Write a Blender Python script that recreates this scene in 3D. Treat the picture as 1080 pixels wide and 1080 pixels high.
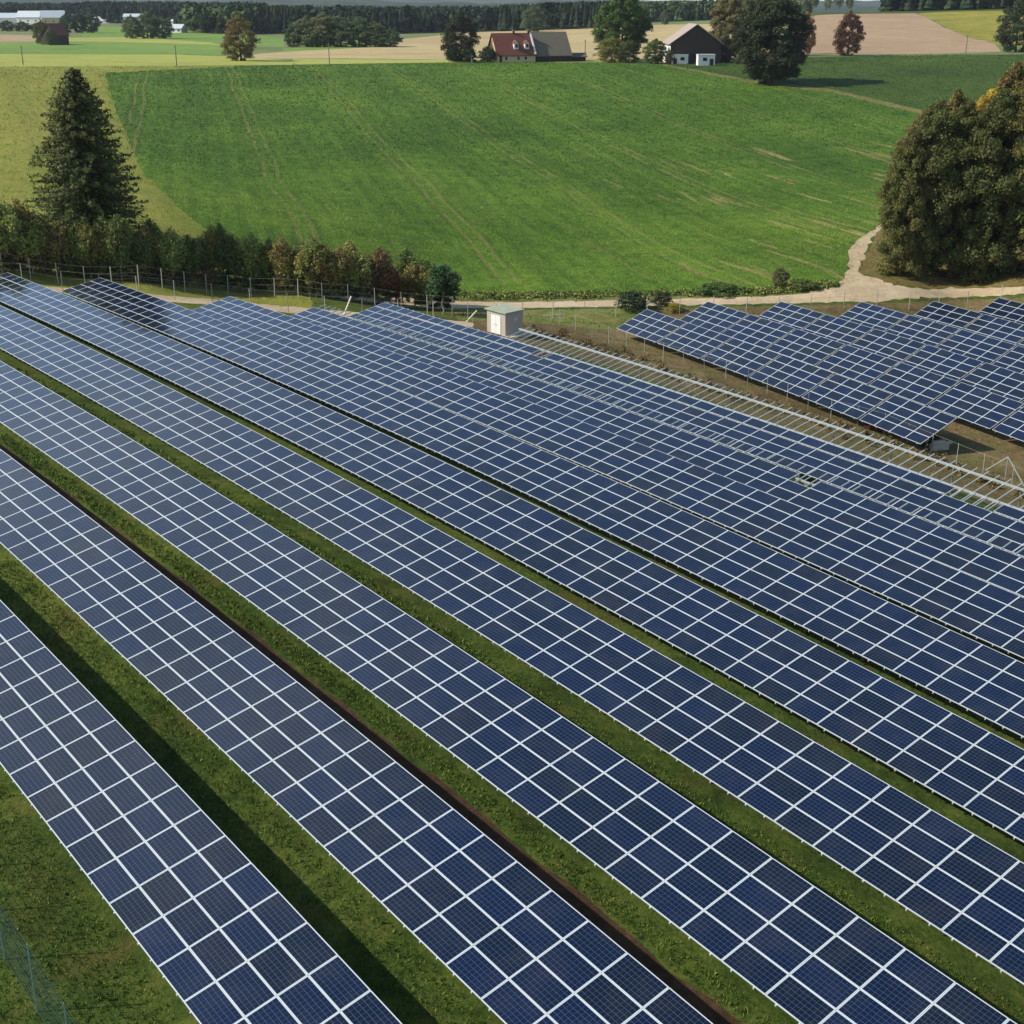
import bpy, bmesh, math, random
import numpy as np
from mathutils import Vector, Matrix
from mathutils.geometry import delaunay_2d_cdt
for o in list(bpy.data.objects): bpy.data.objects.remove(o)
SC = bpy.context.scene
COL = SC.collection
# ---------------------------------------------------------------- camera
cd = bpy.data.cameras.new('camera'); cam = bpy.data.objects.new('camera', cd); COL.objects.link(cam)
cam.location = (0, 0, 32.0); cam.rotation_euler = (math.radians(90) - 0.36026058799546934, 0, 0)
cd.sensor_width = 36; cd.lens = 1433.5 / 1080 * 36; cd.clip_start = 0.5; cd.clip_end = 20000
SC.camera = cam
# ---------------------------------------------------------------- sky, sun, exposure
SUN_EL = math.radians(37); SUN_AZ = math.radians(265)      # azimuth clockwise from +Y (the viewing direction)
w = bpy.data.worlds.new('World'); SC.world = w; w.use_nodes = True
nt = w.node_tree; nt.nodes.clear()
sky = nt.nodes.new('ShaderNodeTexSky'); sky.sky_type = 'NISHITA'; sky.sun_disc = False
sky.sun_elevation = SUN_EL; sky.sun_rotation = SUN_AZ; sky.altitude = 500; sky.air_density = 1.0; sky.dust_density = 0.7; sky.ozone_density = 1.0
bg = nt.nodes.new('ShaderNodeBackground'); bg.inputs[1].default_value = 0.13
wo = nt.nodes.new('ShaderNodeOutputWorld')
# thin bright cloud, thickest low in the sky
def wn(t, **k):
    q = nt.nodes.new(t)
    for a, b in k.items(): setattr(q, a, b)
    return q
tc = wn('ShaderNodeTexCoord'); mp = wn('ShaderNodeMapping'); mp.inputs[3].default_value = (1, 1, 2.6); nt.links.new(tc.outputs['Generated'], mp.inputs[0])
ns = wn('ShaderNodeTexNoise'); ns.inputs['Scale'].default_value = 2.3; ns.inputs['Detail'].default_value = 6; ns.inputs['Roughness'].default_value = .6; nt.links.new(mp.outputs[0], ns.inputs['Vector'])
rp = wn('ShaderNodeValToRGB'); rp.color_ramp.elements[0].position = .30; rp.color_ramp.elements[1].position = .62; nt.links.new(ns.outputs[0], rp.inputs[0])
sx = wn('ShaderNodeSeparateXYZ'); nt.links.new(tc.outputs['Generated'], sx.inputs[0])
dp = wn('ShaderNodeVectorMath', operation='DOT_PRODUCT'); nt.links.new(tc.outputs['Generated'], dp.inputs[0])
ba, be = math.radians(-37), math.radians(34); dp.inputs[1].default_value = (math.sin(ba) * math.cos(be), math.cos(ba) * math.cos(be), math.sin(be))
mr0 = wn('ShaderNodeMapRange', interpolation_type='SMOOTHSTEP'); mr0.inputs[1].default_value = .92; mr0.inputs[2].default_value = 1.0; nt.links.new(dp.outputs['Value'], mr0.inputs[0])   # bright cloud bank added ahead on the left, brightening the panel reflections
lo = wn('ShaderNodeMapRange'); lo.inputs[1].default_value = .20; lo.inputs[2].default_value = .0; nt.links.new(sx.outputs[2], lo.inputs[0])
mr = wn('ShaderNodeMath', operation='MAXIMUM'); nt.links.new(mr0.outputs[0], mr.inputs[0]); nt.links.new(lo.outputs[0], mr.inputs[1])
m1 = wn('ShaderNodeMath', operation='MULTIPLY'); nt.links.new(rp.outputs[0], m1.inputs[0]); nt.links.new(mr.outputs[0], m1.inputs[1])
m2 = wn('ShaderNodeMath', operation='MULTIPLY'); m2.inputs[1].default_value = .62; nt.links.new(m1.outputs[0], m2.inputs[0])
mx = wn('ShaderNodeMix', data_type='RGBA'); nt.links.new(m2.outputs[0], mx.inputs[0]); nt.links.new(sky.outputs[0], mx.inputs[6]); mx.inputs[7].default_value = (5.6, 6.3, 6.8, 1)
nt.links.new(mx.outputs[2], bg.inputs[0]); nt.links.new(bg.outputs[0], wo.inputs[0])
sl = bpy.data.lights.new('sun', 'SUN'); sl.energy = 4.4; sl.angle = math.radians(0.6); sl.color = (1.0, 0.93, 0.82)
so = bpy.data.objects.new('sun', sl); COL.objects.link(so)
to_sun = Vector((math.sin(SUN_AZ) * math.cos(SUN_EL), math.cos(SUN_AZ) * math.cos(SUN_EL), math.sin(SUN_EL)))
so.rotation_euler = to_sun.to_track_quat('Z', 'Y').to_euler(); so.location = to_sun * 300
SC.view_settings.view_transform = 'Standard'; SC.view_settings.look = 'None'; SC.view_settings.gamma = 1
SC.view_settings.exposure = 0.25
SC.render.engine = 'CYCLES'
SC.cycles.max_bounces = 6; SC.cycles.transparent_max_bounces = 8; SC.cycles.volume_bounces = 0
SC.render.resolution_x = 1024; SC.render.resolution_y = 1024
# ---------------------------------------------------------------- geometry of the site
CAMZ = 32.0
PITCH = 0.36026058799546934
FPX = 1433.5
RH = np.array([0.62367, -0.78169]); CH = np.array([0.78169, 0.62367])
TILT = math.radians(11.5)
PC = [-28.11779, -1.77742, -2.1549, 0.6408, -5.24242, 0.53585, -0.42287, -2.11491, 0.01021, -0.22758]
ROWS = {'A': (11.84, 0.039, -0.017), 'B': (18.42, -0.148, 0.044), 'C': (24.69, 0.151, 0.08), 'D': (31.43, 0.077, 0.014),
        'E': (38.55, -0.179, -0.067), 'F': (45.43, -0.062, -0.101), 'G': (52.32, 0.089, -0.069), 'H': (59.2, 0.276, 0.042),
        'I': (66.1, -0.27, -0.065), 'J': (73.0, -0.079, -0.053)}
def polyz(s, t):
    s = s / 60; t = (t - 35) / 30; z = 0; i = 0
    for a in range(4):
        for b in range(4 - a):
            z = z + PC[i] * s**a * t**b; i += 1
    return z
def rowz(k, s):
    t, a, b = ROWS[k]
    if s > -22: return rowz(k, -22) + (s + 22) * (rowz(k, -22) - rowz(k, -24)) / 2
    return polyz(s, t) + a + b * (s + 60) / 40 + CAMZ
def ray(u, v):      # direction of a line of sight over the site (survey of the place from the drone's position)
    x, y = (u - 540) / FPX, (v - 540) / FPX
    s, c = math.sin(PITCH), math.cos(PITCH)
    return np.array([x, c - y * s, -s - y * c])
def pt(u, v, d):    # point at horizontal distance d
    r = ray(u, v); k = d / math.hypot(r[0], r[1]); return (r[0] * k, r[1] * k, CAMZ + r[2] * k)
# right-hand array of separate tables
O2 = np.array([10.64, 135.99, -31.25 + CAMZ]); R2 = np.array([0.5132, -0.8582]); R2 /= np.linalg.norm(R2); C2 = np.array([-R2[1], R2[0]])
TILT2 = math.radians(22.9)
R2ROWS = [(0.0, 0.0, 0.0), (8.2, -0.3, -0.15), (15.6, 2.8, -0.35), (23.4, 6.8, -0.45), (30.9, 10.0, -0.55), (38.9, 11.9, -0.65)]
def r2z(s, dz=0): return O2[2] - 0.0096 * s - 0.00038 * s * s + dz
def _ctrl():
    P = []
    for s in np.arange(-135, -5, 13.0):
        for k, (t, a, b) in ROWS.items():
            x, y = RH * s + CH * t
            if y < 15: continue
            u = 540 + FPX * x / (y * math.cos(PITCH) + 27 * math.sin(PITCH))
            if -120 < u < 1300: P.append((x, y, polyz(s, t) + CAMZ + a + b * (s + 60) / 40 - (1.08 if k == 'A' else .78 if k in 'BC' else .95)))
    for t, s0, dz in R2ROWS:
        for s in np.arange(s0, 62, 10.0):
            x, y = O2[:2] + R2 * s + C2 * t; P.append((x, y, r2z(s, dz) - 0.95))
    for u, v, d in [(0,292,139),(150,300,142),(300,309,147),(420,318,149),(-150,285,138),
        (485,325,148),(600,323,149),(700,320,150.5),(780,318,151.5),(890,312,154),(960,308,157),(1080,304,160),(1250,298,166),
        (485,312,158),(700,310,159),(0,262,152),(150,262,156),(300,270,160),(1000,290,168),(1150,285,172),
        (0,200,200),(0,130,285),(-200,200,200),(250,200,215),(250,130,305),(540,200,230),(540,120,335),(800,200,238),(800,120,345),(1000,200,240),(1080,120,350),(1300,150,290),
        (0,70,440),(-200,72,440),(200,68,450),(400,66,465),(540,65,476),(700,66,472),(810,88.5,403),(860,60,500),(1000,57.5,520),(1080,57.5,525),(1250,60,500),
        (-200,57,560),(-200,33,1050),(0,57,560),(0,44,760),(0,33,1050),(0,28,1300),(250,57,560),(250,45,750),(250,34,1050),(250,28,1300),
        (400,57,560),(400,46,720),(380,36,1000),(540,50,640),(560,35.5,880),(700,26,950),(700,50,640),(480,31,1200),(700,22,1300),
        (850,54,560),(850,40,640),(850,16,830),(970,54,560),(960,13,850),(1080,52,570),(1080,30,700),(1080,10,860),(1300,50,570),(1300,8,880),
        (880,20,1300),(1080,16,1300),(850,16,2000),(0,17,2200),(400,17,2200),(600,15,2200)]:
        P.append(pt(u, v, d))
    P += [(0,0,3.0),(-40,20,4.2),(0,-100,2.5),(-200,-60,3),(200,-60,1),(-250,60,3.5),(90,40,0.6),(160,80,-0.6),(-120,60,5.0),
          (-800,-600,2),(800,-600,2),(-900,300,2),(1000,300,0),(0,-3000,0),(-3000,0,0),(3000,0,0),(0,4500,-12),(-3000,3500,-12),(3000,3500,-12),(0,9000,-20)]
    return np.array(P, float)
def _warp(x, y):
    R = np.hypot(x, y) + 1e-6; k = np.arcsinh(R / 80) / R
    return np.stack([x * k, y * k], -1)
_CP = _ctrl(); _CW = _warp(_CP[:, 0], _CP[:, 1])
def _phi(d2): return 0.5 * d2 * np.log(d2 + 1e-12)
def _solve():
    n = len(_CW); D = ((_CW[:, None] - _CW[None])**2).sum(-1)
    K = _phi(D) + np.eye(n) * 2e-4
    Q = np.c_[np.ones(n), _CW]
    A = np.zeros((n + 3, n + 3)); A[:n, :n] = K; A[:n, n:] = Q; A[n:, :n] = Q.T
    return np.linalg.solve(A, np.r_[_CP[:, 2], 0, 0, 0])
_SOL = _solve()
def H(x, y):
    x = np.atleast_1d(np.asarray(x, float)); y = np.atleast_1d(np.asarray(y, float)); out = np.empty(len(x))
    for i in range(0, len(x), 4000):
        w = _warp(x[i:i+4000], y[i:i+4000]); D = ((w[:, None] - _CW[None])**2).sum(-1)
        out[i:i+4000] = _phi(D) @ _SOL[:-3] + _SOL[-3] + w @ _SOL[-2:]
    return out
def hz(x, y): return float(H(x, y)[0])
_DD = np.geomspace(15, 6000, 900)
def at(u, v):       # where a line of sight meets the ground
    r = ray(u, v); h = math.hypot(r[0], r[1]); k = _DD / h
    g = H(r[0] * k, r[1] * k); z = CAMZ + r[2] * k
    i = np.where(z < g)[0]
    if not len(i): return None
    i = max(i[0], 1); a, b = _DD[i-1] , _DD[i]; fa, fb = (z - g)[i-1], (z - g)[i]
    d = a + (b - a) * fa / (fa - fb); k = d / h
    return np.array([r[0] * k, r[1] * k, hz(r[0] * k, r[1] * k)])
# ---------------------------------------------------------------- helpers
rng = np.random.default_rng(7); random.seed(7)
ORD = 'first second third fourth fifth sixth seventh eighth ninth tenth eleventh twelfth thirteenth fourteenth fifteenth sixteenth seventeenth eighteenth nineteenth twentieth'.split()
def ordinal(i):
    if i < 20: return ORD[i]
    return {2: 'twenty', 3: 'thirty', 4: 'forty', 5: 'fifty'}[(i + 1) // 10] + '-' + ORD[(i + 1) % 10 - 1] if (i + 1) % 10 else {2: 'twentieth', 3: 'thirtieth', 4: 'fortieth', 5: 'fiftieth'}[(i + 1) // 10]
def tag(o, label=None, cat=None, group=None, kind=None):
    if label: o['label'] = label
    if cat: o['category'] = cat
    if group: o['group'] = group
    if kind: o['kind'] = kind
    return o
def empty(name, loc, label, cat, group=None, rz=0):
    o = bpy.data.objects.new(name, None); COL.objects.link(o); o.location = loc; o.rotation_euler = (0, 0, rz)
    o.empty_display_size = 0.3
    return tag(o, label, cat, group)
def link(name, me, parent=None, mats=None):
    o = bpy.data.objects.new(name, me); COL.objects.link(o)
    if mats:
        for m in mats: me.materials.append(m)
    if parent: o.parent = parent
    return o
def np_mesh(name, V, F, smooth=False, uv=None, mi=None):      # F: (n,k) int array, all k-gons
    me = bpy.data.meshes.new(name); V = np.asarray(V, np.float32); F = np.asarray(F, np.int32)
    n, k = F.shape
    me.vertices.add(len(V)); me.vertices.foreach_set('co', V.ravel())
    me.loops.add(n * k); me.loops.foreach_set('vertex_index', F.ravel())
    me.polygons.add(n); me.polygons.foreach_set('loop_start', np.arange(0, n * k, k, dtype=np.int32))
    if mi is not None: me.polygons.foreach_set('material_index', np.asarray(mi, np.int32))
    me.polygons.foreach_set('use_smooth', np.full(n, smooth))
    if uv is not None:
        l = me.uv_layers.new(name='UVMap'); l.data.foreach_set('uv', np.asarray(uv, np.float32).ravel())
    me.update(calc_edges=True); me.validate()
    return me
class MB:       # collects quads
    def __init__(s): s.V = []; s.F = []; s.n = 0
    def add(s, V, F):
        s.V.append(np.asarray(V, float)); s.F += [tuple(i + s.n for i in f) for f in F]; s.n += len(V); return s
    def box(s, c, size, R=None):
        h = np.array(size) / 2
        v = np.array([(x, y, z) for z in (-1, 1) for x, y in ((-1, -1), (1, -1), (1, 1), (-1, 1))]) * h
        if R is not None: v = v @ np.asarray(R).T
        return s.add(v + np.array(c), [(3, 2, 1, 0), (4, 5, 6, 7), (0, 1, 5, 4), (1, 2, 6, 5), (2, 3, 7, 6), (3, 0, 4, 7)])
    def bar(s, a, b, w, h=None, up=(0, 0, 1)):
        a = np.array(a, float); b = np.array(b, float); d = b - a; L = np.linalg.norm(d); d /= L
        x = np.cross(up, d); nx = np.linalg.norm(x)
        x = np.array((1.0, 0, 0)) if nx < 1e-4 else x / nx
        y = np.cross(d, x)
        return s.box((a + b) / 2, (w, h or w, L), np.stack([x, y, d], 1))
    def tube(s, pts, rad, n=7):
        pts = [np.array(p, float) for p in pts]; V = []; F = []
        for i, p in enumerate(pts):
            d = pts[min(i + 1, len(pts) - 1)] - pts[max(i - 1, 0)]; d /= np.linalg.norm(d)
            x = np.cross((0.31, 0.95, 0.05), d); x /= np.linalg.norm(x); y = np.cross(d, x)
            r = rad[i] if hasattr(rad, '__len__') else rad
            for k in range(n): a = 2 * math.pi * k / n; V.append(p + r * (math.cos(a) * x + math.sin(a) * y))
        for i in range(len(pts) - 1):
            for k in range(n): F.append((i * n + k, i * n + (k + 1) % n, (i + 1) * n + (k + 1) % n, (i + 1) * n + k))
        return s.add(V, F)
    def mesh(s, name, smooth=False):
        me = bpy.data.meshes.new(name); me.from_pydata(np.concatenate(s.V).tolist(), [], s.F)
        if smooth: me.polygons.foreach_set('use_smooth', np.full(len(me.polygons), True))
        me.update(); return me
    def build(s, name, mat, parent=None, smooth=False): return link(name, s.mesh(name, smooth), parent, [mat])
def srgb(r, g, b): return tuple(((c / 255) / 12.92 if c / 255 <= .04045 else ((c / 255 + .055) / 1.055)**2.4) for c in (r, g, b)) + (1,)
# ---------------------------------------------------------------- materials
class N:
    def __init__(s, name):
        s.m = bpy.data.materials.new(name); s.m.use_nodes = True; s.t = s.m.node_tree; s.t.nodes.clear()
        s.out = s.t.nodes.new('ShaderNodeOutputMaterial')
    def n(s, typ, ins=None, **kw):
        q = s.t.nodes.new('ShaderNode' + typ)
        for k, v in kw.items(): setattr(q, k, v)
        for k, v in (ins or {}).items():
            if hasattr(v, 'is_linked') or hasattr(v, 'links'): s.t.links.new(v, q.inputs[k])
            else: q.inputs[k].default_value = v
        return q
    def pos(s, scale=(1, 1, 1), rot=0, src='world'):
        g = s.n('NewGeometry').outputs['Position'] if src == 'world' else s.n('TexCoord').outputs['Object']
        if rot: g = s.n('Mapping', {0: g, 2: (0, 0, rot)}).outputs[0]
        return s.n('Mapping', {0: g, 3: scale}).outputs[0]
    def noise(s, vec, scale, detail=4, rough=.55, dist=0):
        return s.n('TexNoise', {'Vector': vec, 'Scale': scale, 'Detail': detail, 'Roughness': rough, 'Distortion': dist}).outputs[0]
    def ramp(s, fac, stops):
        q = s.n('ValToRGB', {0: fac}); r = q.color_ramp
        while len(r.elements) < len(stops): r.elements.new(0.5)
        for e, (p, c) in zip(r.elements, stops): e.position = p; e.color = c if hasattr(c, '__len__') else (c, c, c, 1)
        return q.outputs[0]
    def mix(s, fac, a, b, mode='MIX'):
        q = s.n('Mix', data_type='RGBA', blend_type=mode)
        for i, v in ((0, fac), (6, a), (7, b)):
            if hasattr(v, 'links'): s.t.links.new(v, q.inputs[i])
            else: q.inputs[i].default_value = v
        return q.outputs[2]
    def math(s, op, a, b=0.0, c=0.0):
        q = s.n('Math', operation=op)
        for i, v in enumerate((a, b, c)):
            if hasattr(v, 'links'): s.t.links.new(v, q.inputs[i])
            else: q.inputs[i].default_value = v
        return q.outputs[0]
    def bump(s, h, dist=.05, st=1.0): return s.n('Bump', {'Height': h, 'Distance': dist, 'Strength': st}).outputs[0]
    def pbr(s, col, rough=.8, normal=None, **kw):
        d = {'Base Color': col, 'Roughness': rough}; d.update(kw)
        if normal is not None: d['Normal'] = normal
        b = s.n('BsdfPrincipled', d); s.t.links.new(b.outputs[0], s.out.inputs[0]); return s.m
def plain(name, c, rough=.6, var=.12, scale=3.0, metal=0.0, bump=0.0):
    n = N(name); p = n.pos(src='obj'); f = n.noise(p, scale, 5, .6)
    a = tuple(x * (1 - var) for x in c[:3]) + (1,); b = tuple(min(1, x * (1 + var)) for x in c[:3]) + (1,)
    col = n.ramp(f, [(.3, a), (.7, b)])
    return n.pbr(col, rough, n.bump(f, bump) if bump else None, Metallic=metal)
def leafmat(name):          # leaf colour comes from the tree's own object colour
    n = N(name); oi = n.n('ObjectInfo'); g = n.n('NewGeometry'); p = n.pos()
    big = n.noise(p, .35, 3); isl = g.outputs['Random Per Island']
    hv = n.n('HueSaturation', {'Hue': n.math('ADD', n.math('MULTIPLY', n.math('SUBTRACT', big, .5), .16), n.math('ADD', n.math('MULTIPLY', isl, .05), .475)),
        'Saturation': n.math('ADD', .8, n.math('MULTIPLY', isl, .3)), 'Value': n.math('ADD', n.math('MULTIPLY', isl, .9), n.math('ADD', n.math('MULTIPLY', big, .9), .62)), 'Fac': 1.0, 'Color': oi.outputs['Color']})
    b = n.n('BsdfPrincipled', {'Base Color': hv.outputs[0], 'Roughness': .65, 'Specular IOR Level': .3})
    t = n.n('BsdfTranslucent', {'Color': hv.outputs[0]})
    m = n.n('MixShader', {0: .33, 1: b.outputs[0], 2: t.outputs[0]})
    n.t.links.new(m.outputs[0], n.out.inputs[0]); return n.m
LEAF = leafmat('leaf_foliage')
BARK = plain('bark', srgb(88, 74, 58), .9, .35, 6, bump=.03)
PALEBARK = plain('pale_bark', srgb(150, 142, 122), .9, .35, 5, bump=.02)
STEEL = plain('galvanised_steel', srgb(190, 196, 192), .42, .12, 4, metal=.35)
POSTM = plain('weathered_post', srgb(170, 165, 150), .7, .2, 8)
GREENW = plain('green_coated_wire', srgb(58, 92, 78), .5, .15, 8)
WOOD = plain('pale_timber', srgb(205, 196, 172), .75, .15, 6)
# ---------------------------------------------------------------- the ground: one seamless sheet cut into fields, road and track
def fieldmarks(n, p, col, ang, dirt, dark, bare):      # bare scars, tramlines and drill passes along the drill direction
    b1 = n.ramp(n.noise(n.pos((1, .06, 1), ang), .42, 5, .62, .6), [(.575, 0), (.64, 1)])
    xx = n.n('SeparateXYZ', {0: n.n('NewGeometry').outputs['Position']})
    b2 = n.math('MULTIPLY', n.n('MapRange', {0: xx.outputs[0], 1: 5.0, 2: 45.0}).outputs[0], n.n('MapRange', {0: xx.outputs[1], 1: 310.0, 2: 260.0}).outputs[0])
    col = n.mix(n.math('MULTIPLY', n.math('MULTIPLY', b1, b2), bare), col, dirt)
    px_ = n.n('SeparateXYZ', {0: n.pos((1, 1, 1), ang)}).outputs[0]; px_ = n.math('ADD', px_, n.math('MULTIPLY', n.noise(p, .02, 2), 3.0))
    for per, wd, am in ((24.0, .012, .5), (3.0, .2, .28)):
        fr = n.math('ABSOLUTE', n.math('SUBTRACT', n.math('FRACT', n.math('DIVIDE', px_, per)), .5))
        if per > 10: fr = n.math('ABSOLUTE', n.math('SUBTRACT', fr, .045))
        tl = n.math('MULTIPLY', n.math('LESS_THAN', fr, wd), n.ramp(n.noise(p, .12, 4, .7), [(.42, .15), (.6, 1)]))
        col = n.mix(n.math('MULTIPLY', tl, am), col, dirt if per > 10 else dark)
    return col
MATCOL = {}
def grassmat(name, dark, mid_, light, sc=1.0, dirt=None, dirt_amt=.0, streak=None, lines=0.0, ang=0.0, bump=.06, patch=(.42, .62), spacing=1.6, bare=0.0):
    MATCOL[name] = (dark, mid_, light)
    n = N(name); p = n.pos()
    big = n.noise(p, .035 * sc, 4, .6); med = n.noise(p, .33 * sc, 5, .6, .6); fine = n.noise(p, 4.5 * sc, 8, .75); mid = n.noise(p, 1.1 * sc, 6, .7, .4)
    f = n.math('ADD', n.math('ADD', n.math('MULTIPLY', big, .32), n.math('MULTIPLY', med, .28)), n.math('ADD', n.math('MULTIPLY', fine, .30), n.math('MULTIPLY', mid, .30)))
    col = n.ramp(f, [(.47, dark), (.59, mid_), (.72, light)])
    sp = n.pos((1, .05, 1), ang)
    h = n.math('ADD', n.math('ADD', fine, n.math('MULTIPLY', med, .5)), n.math('MULTIPLY', mid, 1.2))
    if lines:
        sn = n.noise(sp, spacing, 4, .65)
        col = n.mix(n.math('MULTIPLY', n.ramp(sn, [(.40, 0), (.66, 1)]), lines), col, streak or light)
        st2 = n.noise(n.pos((1, .02, 1), ang), .16, 3, .6)
        col = n.mix(n.math('MULTIPLY', n.ramp(st2, [(.45, 0), (.62, 1)]), lines * .8), col, dark)
    if bare: col = fieldmarks(n, p, col, ang, dirt, dark, bare)
    if False:       # bare earth scars along the drill direction and in blotches
        b1 = n.ramp(n.noise(n.pos((1, .06, 1), ang), .42, 5, .62, .6), [(.64, 0), (.70, 1)])
        xx = n.n('SeparateXYZ', {0: n.n('NewGeometry').outputs['Position']}); b2 = n.math('MULTIPLY', n.n('MapRange', {0: xx.outputs[0], 1: 5.0, 2: 45.0}).outputs[0], n.n('MapRange', {0: xx.outputs[1], 1: 310.0, 2: 260.0}).outputs[0])
        col = n.mix(n.math('MULTIPLY', n.math('MULTIPLY', b1, b2), bare), col, dirt)
        px_ = n.n('SeparateXYZ', {0: n.pos((1, 1, 1), ang)}).outputs[0]; px_ = n.math('ADD', px_, n.math('MULTIPLY', n.noise(p, .03, 2), 2.0))
        for per, wd, am in ((24.0, .012, .34), (3.0, .22, .22)):      # tramlines and drill passes
            fr = n.math('ABSOLUTE', n.math('SUBTRACT', n.math('FRACT', n.math('DIVIDE', px_, per)), .5))
            if per > 10: fr = n.math('ABSOLUTE', n.math('SUBTRACT', fr, .045))
            tl = n.math('MULTIPLY', n.math('LESS_THAN', fr, wd), n.ramp(n.noise(p, .12, 4, .7), [(.42, .0), (.62, 1)]))
            col = n.mix(n.math('MULTIPLY', tl, am), col, dirt if per > 10 else dark)
    if dirt and dirt_amt:
        dn = n.noise(p, .22 * sc, 5, .65, .8)
        col = n.mix(n.math('MULTIPLY', n.ramp(dn, [(patch[0], 0), (patch[1], 1)]), dirt_amt), col, dirt)
    return n.pbr(col, .9, n.bump(h, bump, .9), **{'Specular IOR Level': .15})
c = srgb
LANG = -(math.radians(-77) - math.pi / 2)
M_SOLAR = grassmat('park_grass', c(34, 50, 16), c(68, 88, 30), c(112, 120, 52), 1.3, c(104, 90, 46), .5, bump=.16, patch=(.5, .68))
M_FIELD = grassmat('young_crop_green', c(40, 68, 16), c(72, 106, 28), c(112, 138, 44), .8, c(160, 142, 92), 0, c(106, 126, 46), .4, LANG, .12, bare=.9)
M_FIELD2 = grassmat('upper_crop_green', c(38, 58, 18), c(58, 82, 26), c(84, 104, 38), .8, c(140, 130, 84), 0, c(88, 100, 48), .4, LANG, .12)
M_MEADOW = grassmat('mown_meadow', c(88, 104, 32), c(122, 130, 46), c(154, 152, 68), .7, c(150, 134, 72), .3, c(150, 144, 68), .45, math.radians(-20), .1)
M_VERGE = grassmat('rough_verge', c(64, 80, 32), c(100, 116, 50), c(146, 148, 74), 1.5, c(150, 140, 84), .5, bump=.25)
M_YELLOW = grassmat('yellow_green_ley', c(132, 140, 62), c(154, 160, 74), c(174, 174, 90), .3, c(160, 150, 84), .2, bump=.05)
M_FARGREEN = grassmat('far_pasture', c(78, 112, 42), c(104, 136, 54), c(130, 154, 70), .25, c(150, 148, 92), .25, bump=.05)
M_PATH = grassmat('worn_grass_path', c(84, 88, 44), c(112, 110, 58), c(146, 136, 84), 1.2, bump=.1)
M_STUBBLE = grassmat('stubble', c(150, 132, 92), c(184, 164, 118), c(206, 188, 142), .3, c(162, 150, 98), .4, c(166, 146, 104), .5, math.radians(60), .05, spacing=.5)
M_PLOUGH = grassmat('ploughed_soil', c(150, 124, 96), c(172, 146, 116), c(190, 164, 134), .4, c(140, 128, 88), .25, c(150, 126, 98), .45, math.radians(-30), .08, spacing=.5)
M_CORN = grassmat('ripe_maize', c(118, 120, 44), c(160, 154, 62), c(190, 178, 84), 1.0, c(100, 104, 44), .4, bump=.6)
M_SOIL = grassmat('dry_brown_grass', c(74, 62, 40), c(112, 94, 64), c(150, 132, 94), 1.2, c(96, 98, 50), .7, bump=.14, patch=(.42, .62))
M_DIRT = grassmat('bare_brown_soil', c(48, 36, 24), c(72, 54, 36), c(100, 78, 52), 2.5, bump=.08)
M_GRAVEL = grassmat('pale_gravel', c(150, 132, 102), c(188, 168, 136), c(212, 194, 162), 2.6, c(164, 146, 112), .35, c(180, 160, 128), .25, math.radians(80), .05, patch=(.5, .7))
M_GROVE = grassmat('shaded_leaf_litter', c(70, 66, 32), c(112, 104, 52), c(150, 138, 80), 1.4, c(120, 92, 60), .6, bump=.2)
M_FARLAND = grassmat('far_farmland', c(66, 90, 50), c(100, 118, 66), c(132, 140, 84), .1, c(140, 132, 90), .4, bump=.1)
def stp(s, t): return RH * s + CH * t
ROADW = [(360,309),(470,317.5),(540,318.5),(640,317),(720,315),(800,313),(850,309),(872,304),(888,297),(893,288),(895,276),(896,262),(906,252),(918,244),(960,215),(1010,196),
         (1016,197),(965,217),(923,246),(914,265),(908,279),(904,287),(920,292),(943,301),(980,305),(1080,302.5),(1300,296),(1300,305),(1080,310),(955,315.5),(878,319),(800,320.5),(720,322),(640,323.5),(540,325),(470,325),(360,316)]
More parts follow.
